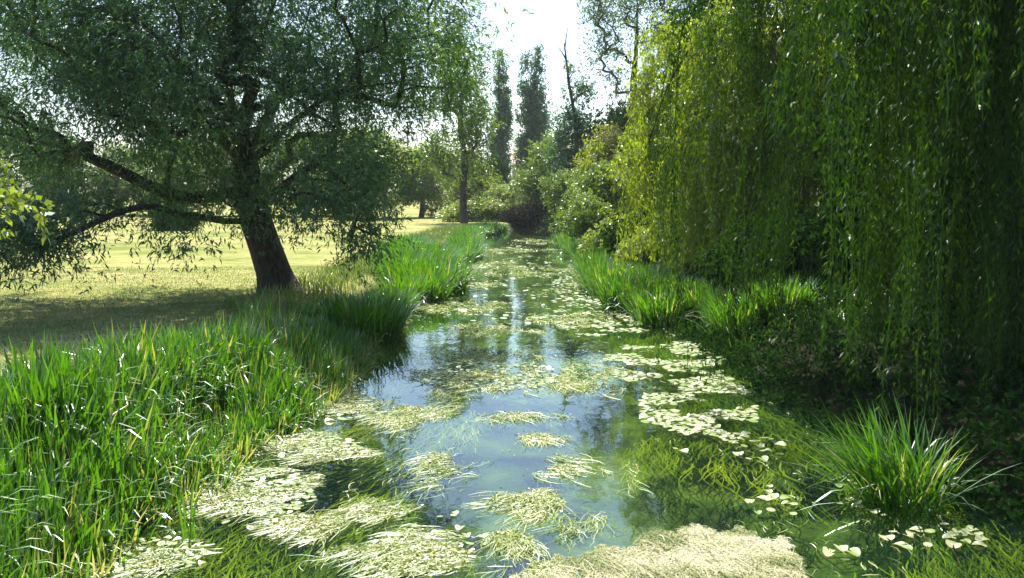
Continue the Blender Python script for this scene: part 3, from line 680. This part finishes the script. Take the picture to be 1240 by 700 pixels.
for wx in (-3.2, 0, 3.2):
    for wz in (1.0, 5.0):
        b = MB(); boxm(b, wx-.6, wx+.6, -.06, .02, wz, wz+1.4); fw = b.build('window', plain('white_paint', (.75,.75,.72)), he)
        b = MB(); boxm(b, wx-.5, wx+.5, -.08, -.062, wz+.1, wz+1.3); b.build('pane', plain('glass_dark', (.05,.06,.07), .1), fw)

# ------------------------------------------------------------------ reeds
def blade_set(mb, x, y, h, rng, w=.022, lean=.16, vshift=0, segs=5, heading=None, dead=.05, zoff=-.03):
    n = len(x); z = np.maximum(height(x, y), -.12) + zoff
    az = rng.uniform(0, 6.283, n) if heading is None else heading + rng.normal(0, .7, n)
    th0 = np.abs(rng.normal(0, lean, n)); th1 = np.abs(rng.normal(.25, .25, n))
    bent = rng.uniform(0, 1, n) < .24; th1 = np.where(bent, rng.uniform(1.2, 2.3, n), th1)
    v = np.clip(.38 + .16*fbm(x*1.1, y*1.1, 77, 2) + rng.normal(0, .14, n) + vshift, 0, .74)
    dd = rng.uniform(0, 1, n) < dead; v = np.where(dd, rng.uniform(.85, 1, n), v)
    blades(mb, np.stack([x, y, z], -1), h*rng.uniform(.6, 1.1, n), w*rng.uniform(.6, 1.3, n), az, th0, th1, v, rng, segs)
rng = np.random.default_rng(61)
n = 27000
y = 5.0 + 17*rng.uniform(0, 1, n)**1.1
ed = edge_x(y, -1)
bw = 1.55 + .7*fbm(y*.35, y*0, 62, 2) + np.clip((12-y)*.2, -.75, 1.0)
u = rng.uniform(0, 1, n)**.85; x = ed + .12 - u*(bw+.4)
cl = fbm(x*1.3, y*1.3, 63, 3); keep = cl > -.13 + .12*(u < .15); x, y, u, cl = x[keep], y[keep], u[keep], cl[keep]
hh = (.86 + .34*cl + .16*fbm(x*.5, y*.5, 64, 2))*(1-.3*np.clip((y-14.5)/3, 0, 1))*np.where(u > .75, .75, 1.)*np.where(u < .1, .7, 1)
mb = MB(); blade_set(mb, x, y, hh, rng, w=.031, heading=None, dead=.06, lean=.27)
n3 = 6500; y3 = 5+12*rng.uniform(0, 1, n3)**1.1; x3 = edge_x(y3, -1)+.05-rng.uniform(0, 1.9, n3)
blade_set(mb, x3, y3, .78+.3*fbm(x3*2, y3*2, 66, 2), rng, w=.012, dead=.16, lean=.2, vshift=.06)
n2 = 2600; y2 = 5+15*rng.uniform(0, 1, n2); x2 = edge_x(y2, -1)+rng.uniform(-.35, .25, n2)      # pale fallen blades at the edge
blade_set(mb, x2, y2, np.full(n2, .55), rng, w=.02, lean=.9, dead=.5, heading=-.6)
tag(mb.build('reeds', M['reed']), 'dense bed of bright green sword shaped reeds along the near lawn side bank', kind='stuff')
# separate clumps
def clump_mesh(name, n, rad, seed, h=1.25, heading=None, w=.024, lean=.2, dead=.04):
    rng = np.random.default_rng(seed); a = rng.uniform(0, 6.283, n); r_ = rad*rng.uniform(0, 1, n)**.6
    x, y = r_*np.cos(a), r_*np.sin(a); mb = MB()
    az = a + rng.normal(0, .6, n) if heading is None else heading + rng.normal(0, .55, n)
    th0 = np.abs(rng.normal(0, lean, n)) + .25*r_/rad; th1 = np.abs(rng.normal(.3, .28, n)); th1 = np.where(rng.uniform(0, 1, n) < .12, rng.uniform(1.1, 2, n), th1)
    v = np.clip(.36+rng.normal(0, .16, n), 0, .74); v = np.where(rng.uniform(0, 1, n) < dead, .95, v)
    blades(mb, np.stack([x, y, np.full(n, -.1)], -1), h*rng.uniform(.6, 1.1, n), w*rng.uniform(.6, 1.3, n), az, th0, th1, v, rng)
    return mb
cl_protos = [clump_mesh('c', 620, .75, 70+i, 1.35, w=.034).build('reed_clump', M['reed']) for i in range(3)]
used = [False]*3
def put_clump(i, x, y, s, label, group=None, rz=0, sz=None):
    o = cl_protos[i]
    if used[i]: o = o.copy(); C.objects.link(o)
    used[i] = True
    o.location = (x, y, max(gz(x, y), -.05)); o.rotation_euler = (0, 0, rz); o.scale = (s, s, sz or s)
    if 'group' in o: del o['group']
    return tag(o, label, 'reed clump', group)
rng = np.random.default_rng(71); c_ = 0; cnt_ = {}
ORD = 'first second third fourth fifth sixth seventh eighth ninth tenth eleventh twelfth thirteenth fourteenth fifteenth sixteenth seventeenth eighteenth nineteenth twentieth'.split()
def olab(z, q):
    k = cnt_.get((z[1], q), 0); cnt_[(z[1], q)] = k+1
    return ORD[min(k, 19)] + (' water side' if q == 0 else ' inland') + z[0]
for y in np.concatenate([np.arange(20.5, 34, 1.35), np.arange(34, 58, 1.9), np.arange(58, 90, 3.0)]):
    bulge = .9*math.exp(-((y-31)/2.5)**2) + .9*math.exp(-((y-50)/6)**2)
    big = (1.0 if y > 29 else .78) + .12*math.sin(y*.7) - .1*(y > 40)
    zone = (' reed clump past the near bed, beside the big willow', 'reeds beside the big willow') if y < 27 else (' reed clump upstream in the rounded stand jutting out past the big willow', 'reeds on the jutting bank') if y < 36 else (' reed clump upstream in the long bed before the lone dark trunk', 'reeds before the lone trunk')
    for q in range(1 if y < 29 or y > 40 else 2):
        put_clump(c_ % 3, float(edge_x(y, -1)) + bulge - .2 - q*1.1 + rng.normal(0, .2), y + rng.normal(0, .3), big*rng.uniform(.85, 1.1), olab(zone, q), zone[1], rng.uniform(0, 6)); c_ += 1
for y in np.concatenate([np.arange(23.5, 38, 1.6), np.arange(38, 64, 2.3)]):
    zone = (' reed clump upstream at the foot of the golden willow', 'reeds by the golden willow') if y < 27 else (' reed clump upstream in the dark stand before the dark bush', 'reeds before the dark bush') if y < 39 else (' reed clump upstream in the east bank bed opposite the lone trunk', 'reeds of the far east bank')
    for q in range(2):
        put_clump(c_ % 3, float(edge_x(y, 1)) - .35 + (1-q)*0 + q*1.0 + rng.normal(0, .2) - .5*math.exp(-((y-33)/4)**2), y + rng.normal(0, .3), rng.uniform(.72, .98), olab(zone, q), zone[1], rng.uniform(0, 6)); c_ += 1
gx, gy = ground(893, 425); gx, gy = float(gx), float(gy)
put_clump(c_ % 3, gx+.1, gy+.3, .8, 'bright reed clump sprouting under the tips of the dark weeping willow', None, 1.); put_clump((c_+1) % 3, gx+.9, gy+.1, .72, 'second, shorter reed clump on the shaded side of the bright one under the weeping willow', None, 2.)
# the sedge tuft in the shade, low on the right
tx, ty = ground(1092, 606); tx, ty = float(tx), float(ty)
mbt = clump_mesh('t', 260, .40, 80, 1.25, heading=R(165), w=.022, lean=.42, dead=.04)
mb2 = clump_mesh('t', 170, .38, 81, 1.05, w=.020, lean=.3, dead=.12); mbt.v += mb2.v; mbt.a += mb2.a; mbt.f += [f + mbt.n for f in mb2.f]; mbt.n += mb2.n
tf = mbt.build('sedge_tuft', M['reed']); tf.scale = (.97, .97, .97); tf.location = (tx, ty, 0); tag(tf, 'lone arching sedge tuft leaning over the water in deep shade', 'sedge')
# thin single reed standing in the near water
rng = np.random.default_rng(83)
px_, py_ = ground(230, 650); mb = MB(); nn = 9
blades(mb, np.stack([float(px_)+rng.normal(0, .03, nn), float(py_)+rng.normal(0, .03, nn), np.full(nn, -.1)], -1), rng.uniform(.45, .75, nn), np.full(nn, .018), rng.uniform(0, 6.28, nn), np.abs(rng.normal(.08, .1, nn)), rng.uniform(.1, .4, nn), np.full(nn, .5), rng)
tag(mb.build('reed_shoot', M['reed']), 'thin young reed shoots standing alone in the shallow water', 'reed')

# grass: short lawn grass near, taller rough grass by the reeds and on the east bank
rng = np.random.default_rng(90); mb = MB()
n = 70000; x = rng.uniform(-16, -4.6, n); y = 7+26*rng.uniform(0, 1, n)**1.2
k = (x > -y*.62) & (np.abs(river_dist(x, y)) > 5.2); x, y = x[k], y[k]; n = len(x)
rough = np.clip((x+7.2)/1.5, 0, 1)*np.clip(1-(y-16)/8, .3, 1)
hgt = .03 + .035*rng.uniform(0, 1, n) + .13*rough*rng.uniform(0, 1, n)
v = np.clip(.40+.3*fbm(x*.5, y*.5, 91, 3)+rng.normal(0, .15, n)+.15*rough, 0, 1)
blades(mb, np.stack([x, y, height(x, y)-.01], -1), hgt, .008+.008*rng.uniform(0, 1, n), rng.uniform(0, 6.28, n), np.abs(rng.normal(0, .35, n)), rng.uniform(0, .7, n), v, rng, 2)
n = 16000; y = rng.uniform(17, 66, n); x = edge_x(y, 1) + rng.uniform(.3, 7, n)
blades(mb, np.stack([x, y, height(x, y)-.02], -1), rng.uniform(.15, .55, n), rng.uniform(.02, .04, n), rng.uniform(0, 6.28, n), np.abs(rng.normal(0, .35, n)), rng.uniform(0, 1, n), np.clip(.35+.25*fbm(x*.6, y*.6, 93)+rng.normal(0, .12, n), 0, 1), rng, 3)
n = 9000; y = rng.uniform(20, 80, n); x = edge_x(y, -1) - rng.uniform(1.2, 3.2, n)
blades(mb, np.stack([x, y, height(x, y)-.02], -1), rng.uniform(.1, .5, n), rng.uniform(.015, .03, n), rng.uniform(0, 6.28, n), np.abs(rng.normal(0, .3, n)), rng.uniform(0, 1, n), np.clip(.5+.25*fbm(x*.6, y*.6, 93)+rng.normal(0, .12, n), 0, 1), rng, 3)
tag(mb.build('grass', M['grass']), 'grass blades of the lawn and the rough verges', kind='stuff')
# undergrowth in the shade of the east bank
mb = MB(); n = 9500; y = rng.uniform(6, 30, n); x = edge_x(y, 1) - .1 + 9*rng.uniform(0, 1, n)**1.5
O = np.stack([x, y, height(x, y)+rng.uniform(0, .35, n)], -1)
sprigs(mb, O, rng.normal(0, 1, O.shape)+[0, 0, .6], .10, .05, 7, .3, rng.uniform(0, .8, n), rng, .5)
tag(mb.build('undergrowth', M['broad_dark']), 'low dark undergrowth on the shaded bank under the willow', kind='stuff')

# ------------------------------------------------------------------ weeds in and on the water
rng = np.random.default_rng(101)
def ribbons(mb, x, y, z, L, W, az, v, rng, segs=5, wav=.25, dz=0., lump=0):
    n = len(x); t = np.linspace(0, 1, segs+1); ph = rng.uniform(0, 6.28, n); fr = rng.uniform(2, 5, n)
    a = az[:, None] + wav*np.sin(fr[:, None]*t[None]+ph[:, None])
    st = (L/segs)[:, None]
    dx = np.concatenate([np.zeros((n, 1)), np.cumsum(np.cos(a[:, 1:])*st, 1)], 1); dy = np.concatenate([np.zeros((n, 1)), np.cumsum(np.sin(a[:, 1:])*st, 1)], 1)
    zz = z[:, None] + dz*t[None] + lump*np.sin(t[None]*np.pi)*rng.uniform(0, 1, (n, 1))
    Pc = np.stack([x[:, None]+dx, y[:, None]+dy, zz], -1)
    S = np.stack([-np.sin(a), np.cos(a), rng.uniform(-.4, .4, (n, 1))*np.ones_like(a)], -1)
    wd = W[:, None]*(.35+.65*np.sin(np.pi*np.clip(t*.9+.08, 0, 1)))[None]
    V = np.stack([Pc-S*wd[..., None]*.5, Pc+S*wd[..., None]*.5], 2); q = np.arange(n*(segs+1)*2).reshape(n, segs+1, 2)
    mb.add(V, np.stack([q[:, :-1, 0], q[:, :-1, 1], q[:, 1:, 1], q[:, 1:, 0]], -1).reshape(-1, 4), np.repeat(v, (segs+1)*2))
FLOW = -math.pi/2
# submerged weed: long streaming ribbons, thick along both sides
n = 62000; y = 5+40*rng.uniform(0, 1, n)**1.6; l_, r__ = edge_x(y, -1), edge_x(y, 1); u = rng.uniform(0, 1, n); x = l_+(r__-l_)*u
f = fbm(x*.8, y*.45, 102, 3); side = np.abs(u-.48)*2; keep = f + 1.1*side > .55 + .1*(rng.uniform(0, 1, n)); x, y, u, f = x[keep], y[keep], u[keep], f[keep]; n = len(x)
az = FLOW - .35*(1-u) + .25*np.sin(x*1.3+y*.6) + rng.normal(0, .22, n)
v = np.clip(.42+.5*fbm(x*1.7, y*1.1, 103, 3)+rng.normal(0, .12, n)+.1*(u < .4), 0, 1)
mb = MB(); ribbons(mb, x, y, -rng.uniform(.02, .22, n), rng.uniform(.25, .8, n), rng.uniform(.007, .02, n), az, v, rng, 5, .3, -.02)
tag(mb.build('underwater_weed', M['weed_under']), 'green and brown weed streaming beneath the clear water', kind='stuff')

# floating mats of pale weed: each one a thing
mats = [ # px, py, rx, ry, n strands, heading offset (0 = straight down the flow), label
 (310,600,75,28,1500,-.9,'widest pale weed mat beside the reed bed, cream and lime strands'),
 (380,545,55,16,900,-.9,'long pale weed mat just upstream of the widest mat by the reeds'),
 (415,487,34,13,420,-.7,'whitish weed mat closest to the reeds below the bend of the bed'),
 (250,592,30,14,260,-.9,'small weed mat wedged between the reeds and the widest mat'),
 (375,640,38,14,420,-.9,'lime weed mat trailing below the widest mat'),
 (195,672,55,17,480,-1,'green tinged weed mat by the reeds at the bottom edge'),
 (150,693,45,9,280,-1,'pale strip of weed under the overhanging reeds at the bottom edge'),
 (500,672,75,26,900,-.9,'loose streaming weed mat with olive tails in the dark water'),
 (455,610,34,22,360,-.9,'slanting streaks of weed between the widest mat and open water'),
 (545,570,34,18,420,-.7,'pale fan of weed streaming in the blue water of mid river'),
 (490,505,55,17,520,-.7,'straggling cream weed mat at the edge of the blue reflection'),
 (632,612,42,14,420,-.85,'comb shaped weed streak in the middle of the blue water'),
 (622,655,22,12,260,0,'small round cream weed cushion alone in open water'),
 (655,690,16,6,60,0,'little weed scrap beside the straw coloured raft'),
 (690,568,28,16,300,.6,'weed fan trailing down across the blue water past the comb shaped streak'),
 (655,532,26,5,110,0,'thin pale weed line across the blue reflection'),
 (692,640,30,18,200,-.6,'faint strands of weed just above the straw coloured raft'),
 (765,582,7,24,40,.1,'single vertical wisp of weed in the dark reflection'),
 (585,458,75,13,800,0,'broad cream weed bar across the river below the poplar reflections'),
 (700,462,45,14,460,0,'cream weed patch beside the broad bar'),
 (590,430,45,8,260,0,'narrow weed band upstream of the broad bar'),
 (590,400,48,7,260,0,'weed band crossing where the trunk reflection falls'),
 (620,505,60,6,160,0,'thin broken weed line in the sky reflection'),
 (545,480,30,7,120,-.2,'small pale patch left of the broad bar'.replace(' left of',' at the reed side of')),
 (470,385,32,7,200,0,'flat weed patch against the dark reeds'),
 (520,372,40,6,220,0,'long flat patch in the narrowing river by the jutting reeds'),
 (585,372,35,5,200,0,'flat weed patch in mid river beyond the trunk reflection'),
 (500,345,30,5,180,0,'pale patch under the jutting reeds'),
 (560,345,35,4,180,0,'thin weed strip off the jutting reeds'),
 (735,452,22,8,120,.2,'small cream patch near the raft of round pads'),
 (690,387,42,8,300,0,'bright weed patch at the head of the round pads'),
 (640,330,50,6,260,0,'far pale weed strip in the bright sky streak'),
 (590,322,45,4,220,0,'far pale strip on the lawn side of the bright streak'),
 (710,345,30,5,200,0,'far pale weed strip against the east reeds'),
 (610,303,45,3,200,0,'thinnest far weed strip before the river narrows'),
 (655,292,30,2.5,160,0,'last weed strip near the far bend'),
 (885,668,14,6,40,.5,'tiny weed tuft beyond the straw coloured raft in green water'),
]
def mat_mesh(px, py, rx, ry, n, hd, seed, dens=1.):
    rng = np.random.default_rng(seed)
    a = rng.uniform(0, 6.283, n); r_ = rng.uniform(0, 1, n)**.55
    wob = 1+.3*np.sin(a*3+seed)+.2*np.sin(a*5+seed*2)
    X_, Y_ = ground(px + rx*r_*wob*np.cos(a), py + ry*r_*wob*np.sin(a))
    f = fbm(X_*3.2, Y_*2.2, seed, 3); k = f > -.02+.25*rng.uniform(-1, 1, n)+.35*(r_-.6); X_, Y_, f = X_[k], Y_[k], f[k]; n = len(X_)
    cx_, cy_ = map(float, ground(px, py)); D_ = cy_
    big = max(1, D_/12)
    az = FLOW + hd + rng.normal(0, .38, n) + .3*np.sin(X_*3)
    mb = MB()
    ribbons(mb, X_-np.cos(az)*.1, Y_-np.sin(az)*.1, np.where(rng.uniform(0, 1, n) < .35, -.07*rng.uniform(0, 1, n)-.005, .005+.016*rng.uniform(0, 1, n)), rng.uniform(.12, .48, n)*min(big, 2)**.5, rng.uniform(.005, .013, n)*big, az, np.clip(.4+.7*f+rng.normal(0, .22, n), 0, 1), rng, 4, .45, lump=.02)
    # small leaflets / flowers in the mat
    m = int(n*.6*dens); i_ = rng.integers(0, n, m); P = np.stack([X_[i_]+rng.normal(0, .06, m), Y_[i_]+rng.normal(0, .06, m), .014+.03*rng.uniform(0, 1, m)], -1)
    dsk = rng.uniform(0, 6.28, m); L_ = rng.uniform(.02, .045, m)*min(big, 2.5)
    leaves(mb, P, np.stack([np.cos(dsk), np.sin(dsk), rng.uniform(-.05, .12, m)], -1), L_, L_*.7, rng.uniform(.35, 1, m), rng, .0)
    return mb, (cx_, cy_, 0)
for i_, (px, py, rx, ry, n_, hd, lab) in enumerate(mats):
    mb, loc = mat_mesh(px, py, rx*(1.15 if py < 480 else 1.12), ry*(1.2 if py < 480 else 1.1), int(n_*(3.2 if py < 480 else 3.4)), hd, 200+i_); o = mb.build('floating_weed_mat', M['weed_float'], loc=loc); tag(o, lab, 'weed mat', 'pale weed mats floating on the river')
    o.name = 'floating_weed_mat'
# the straw coloured raft at the bottom edge
rng = np.random.default_rng(300)
poly = [(600,720),(640,690),(700,672),(760,662),(800,642),(850,640),(905,646),(950,655),(965,672),(985,720)]
px = rng.uniform(590, 985, 90000); py = rng.uniform(636, 722, 90000)
topy = np.interp(px, [p[0] for p in poly], [p[1] for p in poly]) + 5*np.sin(px*.11) + 3*np.sin(px*.37)
k = py > topy; px, py, topy = px[k], py[k], topy[k]; X_, Y_ = ground(px, py)
f = fbm(X_*3.5, Y_*3.5, 301, 4); k = f > -.42; X_, Y_, f, e_ = X_[k], Y_[k], f[k], np.clip((py-topy)[k]/26, 0, 1)
n = len(X_); zt = (.01+.04*np.clip(f+.45, 0, 1))*e_+.008
mb = MB(); az = FLOW + .5*np.sin(X_*2) + rng.normal(0, 1.0, n)
ribbons(mb, X_, Y_, zt*rng.uniform(.5, 1, n), rng.uniform(.015, .075, n), rng.uniform(.004, .011, n), az, np.clip(.5+1.3*fbm(X_*1.6, Y_*2.2, 305, 3)+rng.normal(0, .28, n), 0, 1), rng, 2, .6, lump=.012)
m = 260; i_ = rng.integers(0, n, m); ribbons(mb, X_[i_], Y_[i_], zt[i_]+.01, rng.uniform(.15, .4, m), rng.uniform(.004, .009, m), FLOW+rng.normal(.3, .4, m), rng.uniform(.2, 1, m), rng, 5, .3, lump=.03)
gpx, gpy = np.meshgrid(np.linspace(590, 995, 180), np.linspace(632, 724, 60)); gX, gY = ground(gpx, gpy)
gtop = np.interp(gpx, [p[0] for p in poly], [p[1] for p in poly]) + 5*np.sin(gpx*.11) + 3*np.sin(gpx*.37)
gf = fbm(gX*3.5, gY*3.5, 301, 4); gz_ = (.015+.045*np.clip(gf+.45, 0, 1))*np.clip((gpy-gtop)/26, -1, 1)*.55+.002 - .03*np.clip(-.30-gf, 0, .2)*8
gz_ = gz_ + .008*fbm(gX*25, gY*25, 302, 2)
gi = np.arange(180*60).reshape(60, 180); gq = np.stack([gi[:-1, :-1], gi[1:, :-1], gi[1:, 1:], gi[:-1, 1:]], -1).reshape(-1, 4); gq = gq[(gz_.ravel()[gq] > .004).any(1) & ((gpy > gtop+2).ravel()[gq]).all(1)]
mbs = MB(); mbs.add(np.stack([gX, gY, np.maximum(gz_, -.04)], -1), gq, np.clip(.45+.8*fbm(gX*9, gY*9, 303, 3), 0, 1).ravel())
cxr, cyr = map(float, ground(800, 690))
o = empty('weed_raft', (cxr, cyr, 0), None, None); mb.build('straw', M['straw'], o, loc=(cxr, cyr, 0)); mbs.build('mat_base', M['straw'], o, True, loc=(cxr, cyr, 0)); tag(o, 'big matted straw coloured raft of dried weed in front', 'weed mat')
rs = []
# lily pads
def disc(n_, r, seed):
    rng = np.random.default_rng(seed); a = np.linspace(.18, 2*np.pi-.18, n_-1); rad = r*(1+.06*np.sin(a*3+seed)+rng.normal(0, .02, n_-1))
    V = [(0, 0, 0)] + [(q*math.cos(t), q*math.sin(t)*.86, .012*math.sin(t*2+seed)+.004) for q, t in zip(rad, a)]
    mb = MB(); mb.add(V, [(0, i, i+1) for i in range(1, n_-1)], rng.uniform(.45, .95)); return mb
pad_protos = [disc(14, .06, 400+i).build('lily_pad', M['pad'], smooth=True) for i in range(4)]
pu = [False]*4
rng = np.random.default_rng(410)
zones = [ # px, py, rx, ry, n, size, label, group
 (845,500,70,50,1700,.95,'small round pad packed in the dense bright raft','pads of the dense bright raft'),
 (805,440,75,28,1200,1.0,'small round pad in the drift running up from the dense raft to the reeds','pads of the drift above the dense raft'),
 (735,385,65,26,900,1.1,'small round pad in the far drift along the east reeds','pads of the far drift'),
 (1060,600,60,26,26,1.05,'round shiny pad under the lone sedge tuft','pads under the sedge tuft'),
 (1135,652,62,17,26,1.15,'large pad floating in shade below the sedge tuft','large pads in the shade'),
 (1020,672,26,14,6,1.25,'wide pale pad between the straw raft and the sedge tuft','wide pads by the straw raft'),
 (925,545,35,14,16,1.1,'scattered pad at the dark side of the dense raft','scattered pads beside the dense raft'),
 (935,610,40,24,12,1.0,'lone pad over bright green underwater weed','lone pads over green weed'),
 (400,500,30,16,26,1.1,'small pad beside the reed bed among pale weed','pads by the reed bed'),
 (290,610,80,34,60,.9,'lime pad mixed into the widest weed mat','pads in the widest weed mat'),
 (530,650,60,30,26,.9,'small green pad among the olive streaming weed','pads in the streaming weed'),
 (600,350,110,45,200,1.4,'far pale pad on open water between the weed strips','far scattered pads'),
 (310,598,75,30,420,.62,'lime pad mixed into the widest weed mat','pads in the widest weed mat'),
 (380,543,58,18,300,.62,'tiny pad among the strands of the long pale mat by the reeds','pads in the long mat'),
 (415,487,40,16,220,.66,'small pad beside the reed bed among pale weed','pads by the reed bed'),
 (195,672,60,20,160,.6,'tiny green pad at the reeds by the bottom edge','pads by the bottom edge'),
 (590,455,90,18,500,.75,'pale pad caught in the broad weed bar across the river','pads in the broad bar'),
 (715,345,45,30,420,1.2,'far pale pad in the strip below the east reeds','pads below the east reeds'),
 (500,350,50,16,160,1.1,'far pad under the jutting reeds','pads off the jutting reeds'),
]
cand = []
for zi, (px, py, rx, ry, n_, sz, lab, grp) in enumerate(zones):
    a = rng.uniform(0, 6.283, n_*2); r_ = rng.uniform(0, 1, n_*2)**.5
    xx, yy = ground(px+rx*r_*np.cos(a), py+ry*r_*np.sin(a)); f = fbm(xx*1.6, yy*1.6, 411, 2)
    o_ = np.argsort(-f)[:n_] if zi < 3 else np.arange(n_)
    for q in o_:
        s_ = sz*rng.uniform(.6, 1.3); cand.append((s_/yy[q], xx[q], yy[q], s_, lab, grp))
# keep pads from covering each other too much
cand.sort(key=lambda c: -c[0]*(.75+.5*math.sin(c[1]*977)**2)); kept = []; PX = np.zeros((0, 3))
for c in cand:
    if len(PX) and (np.hypot(PX[:, 0]-c[1], (PX[:, 1]-c[2])) < .038*(PX[:, 2]+c[3])).any(): continue
    if abs(river_dist(c[1], c[2])) > 4.6 or len(kept) > 3600: continue
    kept.append(c); PX = np.vstack([PX, [c[1], c[2], c[3]]])
single, rest = kept[:300], kept[300:]
for j, c in enumerate(single):
    i_ = j % 4; o = pad_protos[i_]
    if pu[i_]: o = o.copy(); C.objects.link(o)
    pu[i_] = True
    o.location = (c[1], c[2], .008+.012*rng.uniform()); o.rotation_euler = (rng.normal(0, .04), rng.normal(0, .04), rng.uniform(0, 6.28)); o.scale = (c[3],)*3
    tag(o, c[4], 'lily pad', c[5])
mb = MB()
for c in rest:
    a = np.linspace(0, 2*np.pi, 8, endpoint=False)+rng.uniform(0, 1); r_ = .06*c[3]; tl_ = rng.normal(0, .1, 2)
    mb.add(np.stack([c[1]+r_*np.cos(a), c[2]+r_*.9*np.sin(a), .012+.01*rng.uniform()+r_*(np.cos(a)*tl_[0]+np.sin(a)*tl_[1])], -1), [list(range(8))], rng.uniform(.3, 1))
if rest: tag(mb.build('small_lily_pads', M['pad']), 'the smaller round pads of the drifts further up the river', kind='stuff')
# sparse drifting scraps everywhere
n = 5200; y = 6+60*rng.uniform(0, 1, n)**1.5; l_, r__ = edge_x(y, -1), edge_x(y, 1); x = l_+(r__-l_)*rng.uniform(0.02, .98, n)
f = fbm(x*1.3, y*.7, 500, 3); k = f > .12; x, y, f = x[k], y[k], f[k]; n = len(x); big = np.maximum(1, y/12)
mb = MB(); ribbons(mb, x, y, np.full(n, .008), rng.uniform(.04, .2, n)*big**.6, rng.uniform(.004, .012, n)*big, FLOW+rng.normal(0, .6, n), rng.uniform(.1, .8, n), rng, 4, .4, lump=.015)
tag(mb.build('floating_weed_scraps', M['weed_float']), 'loose scraps of pale weed drifting on the river', kind='stuff')
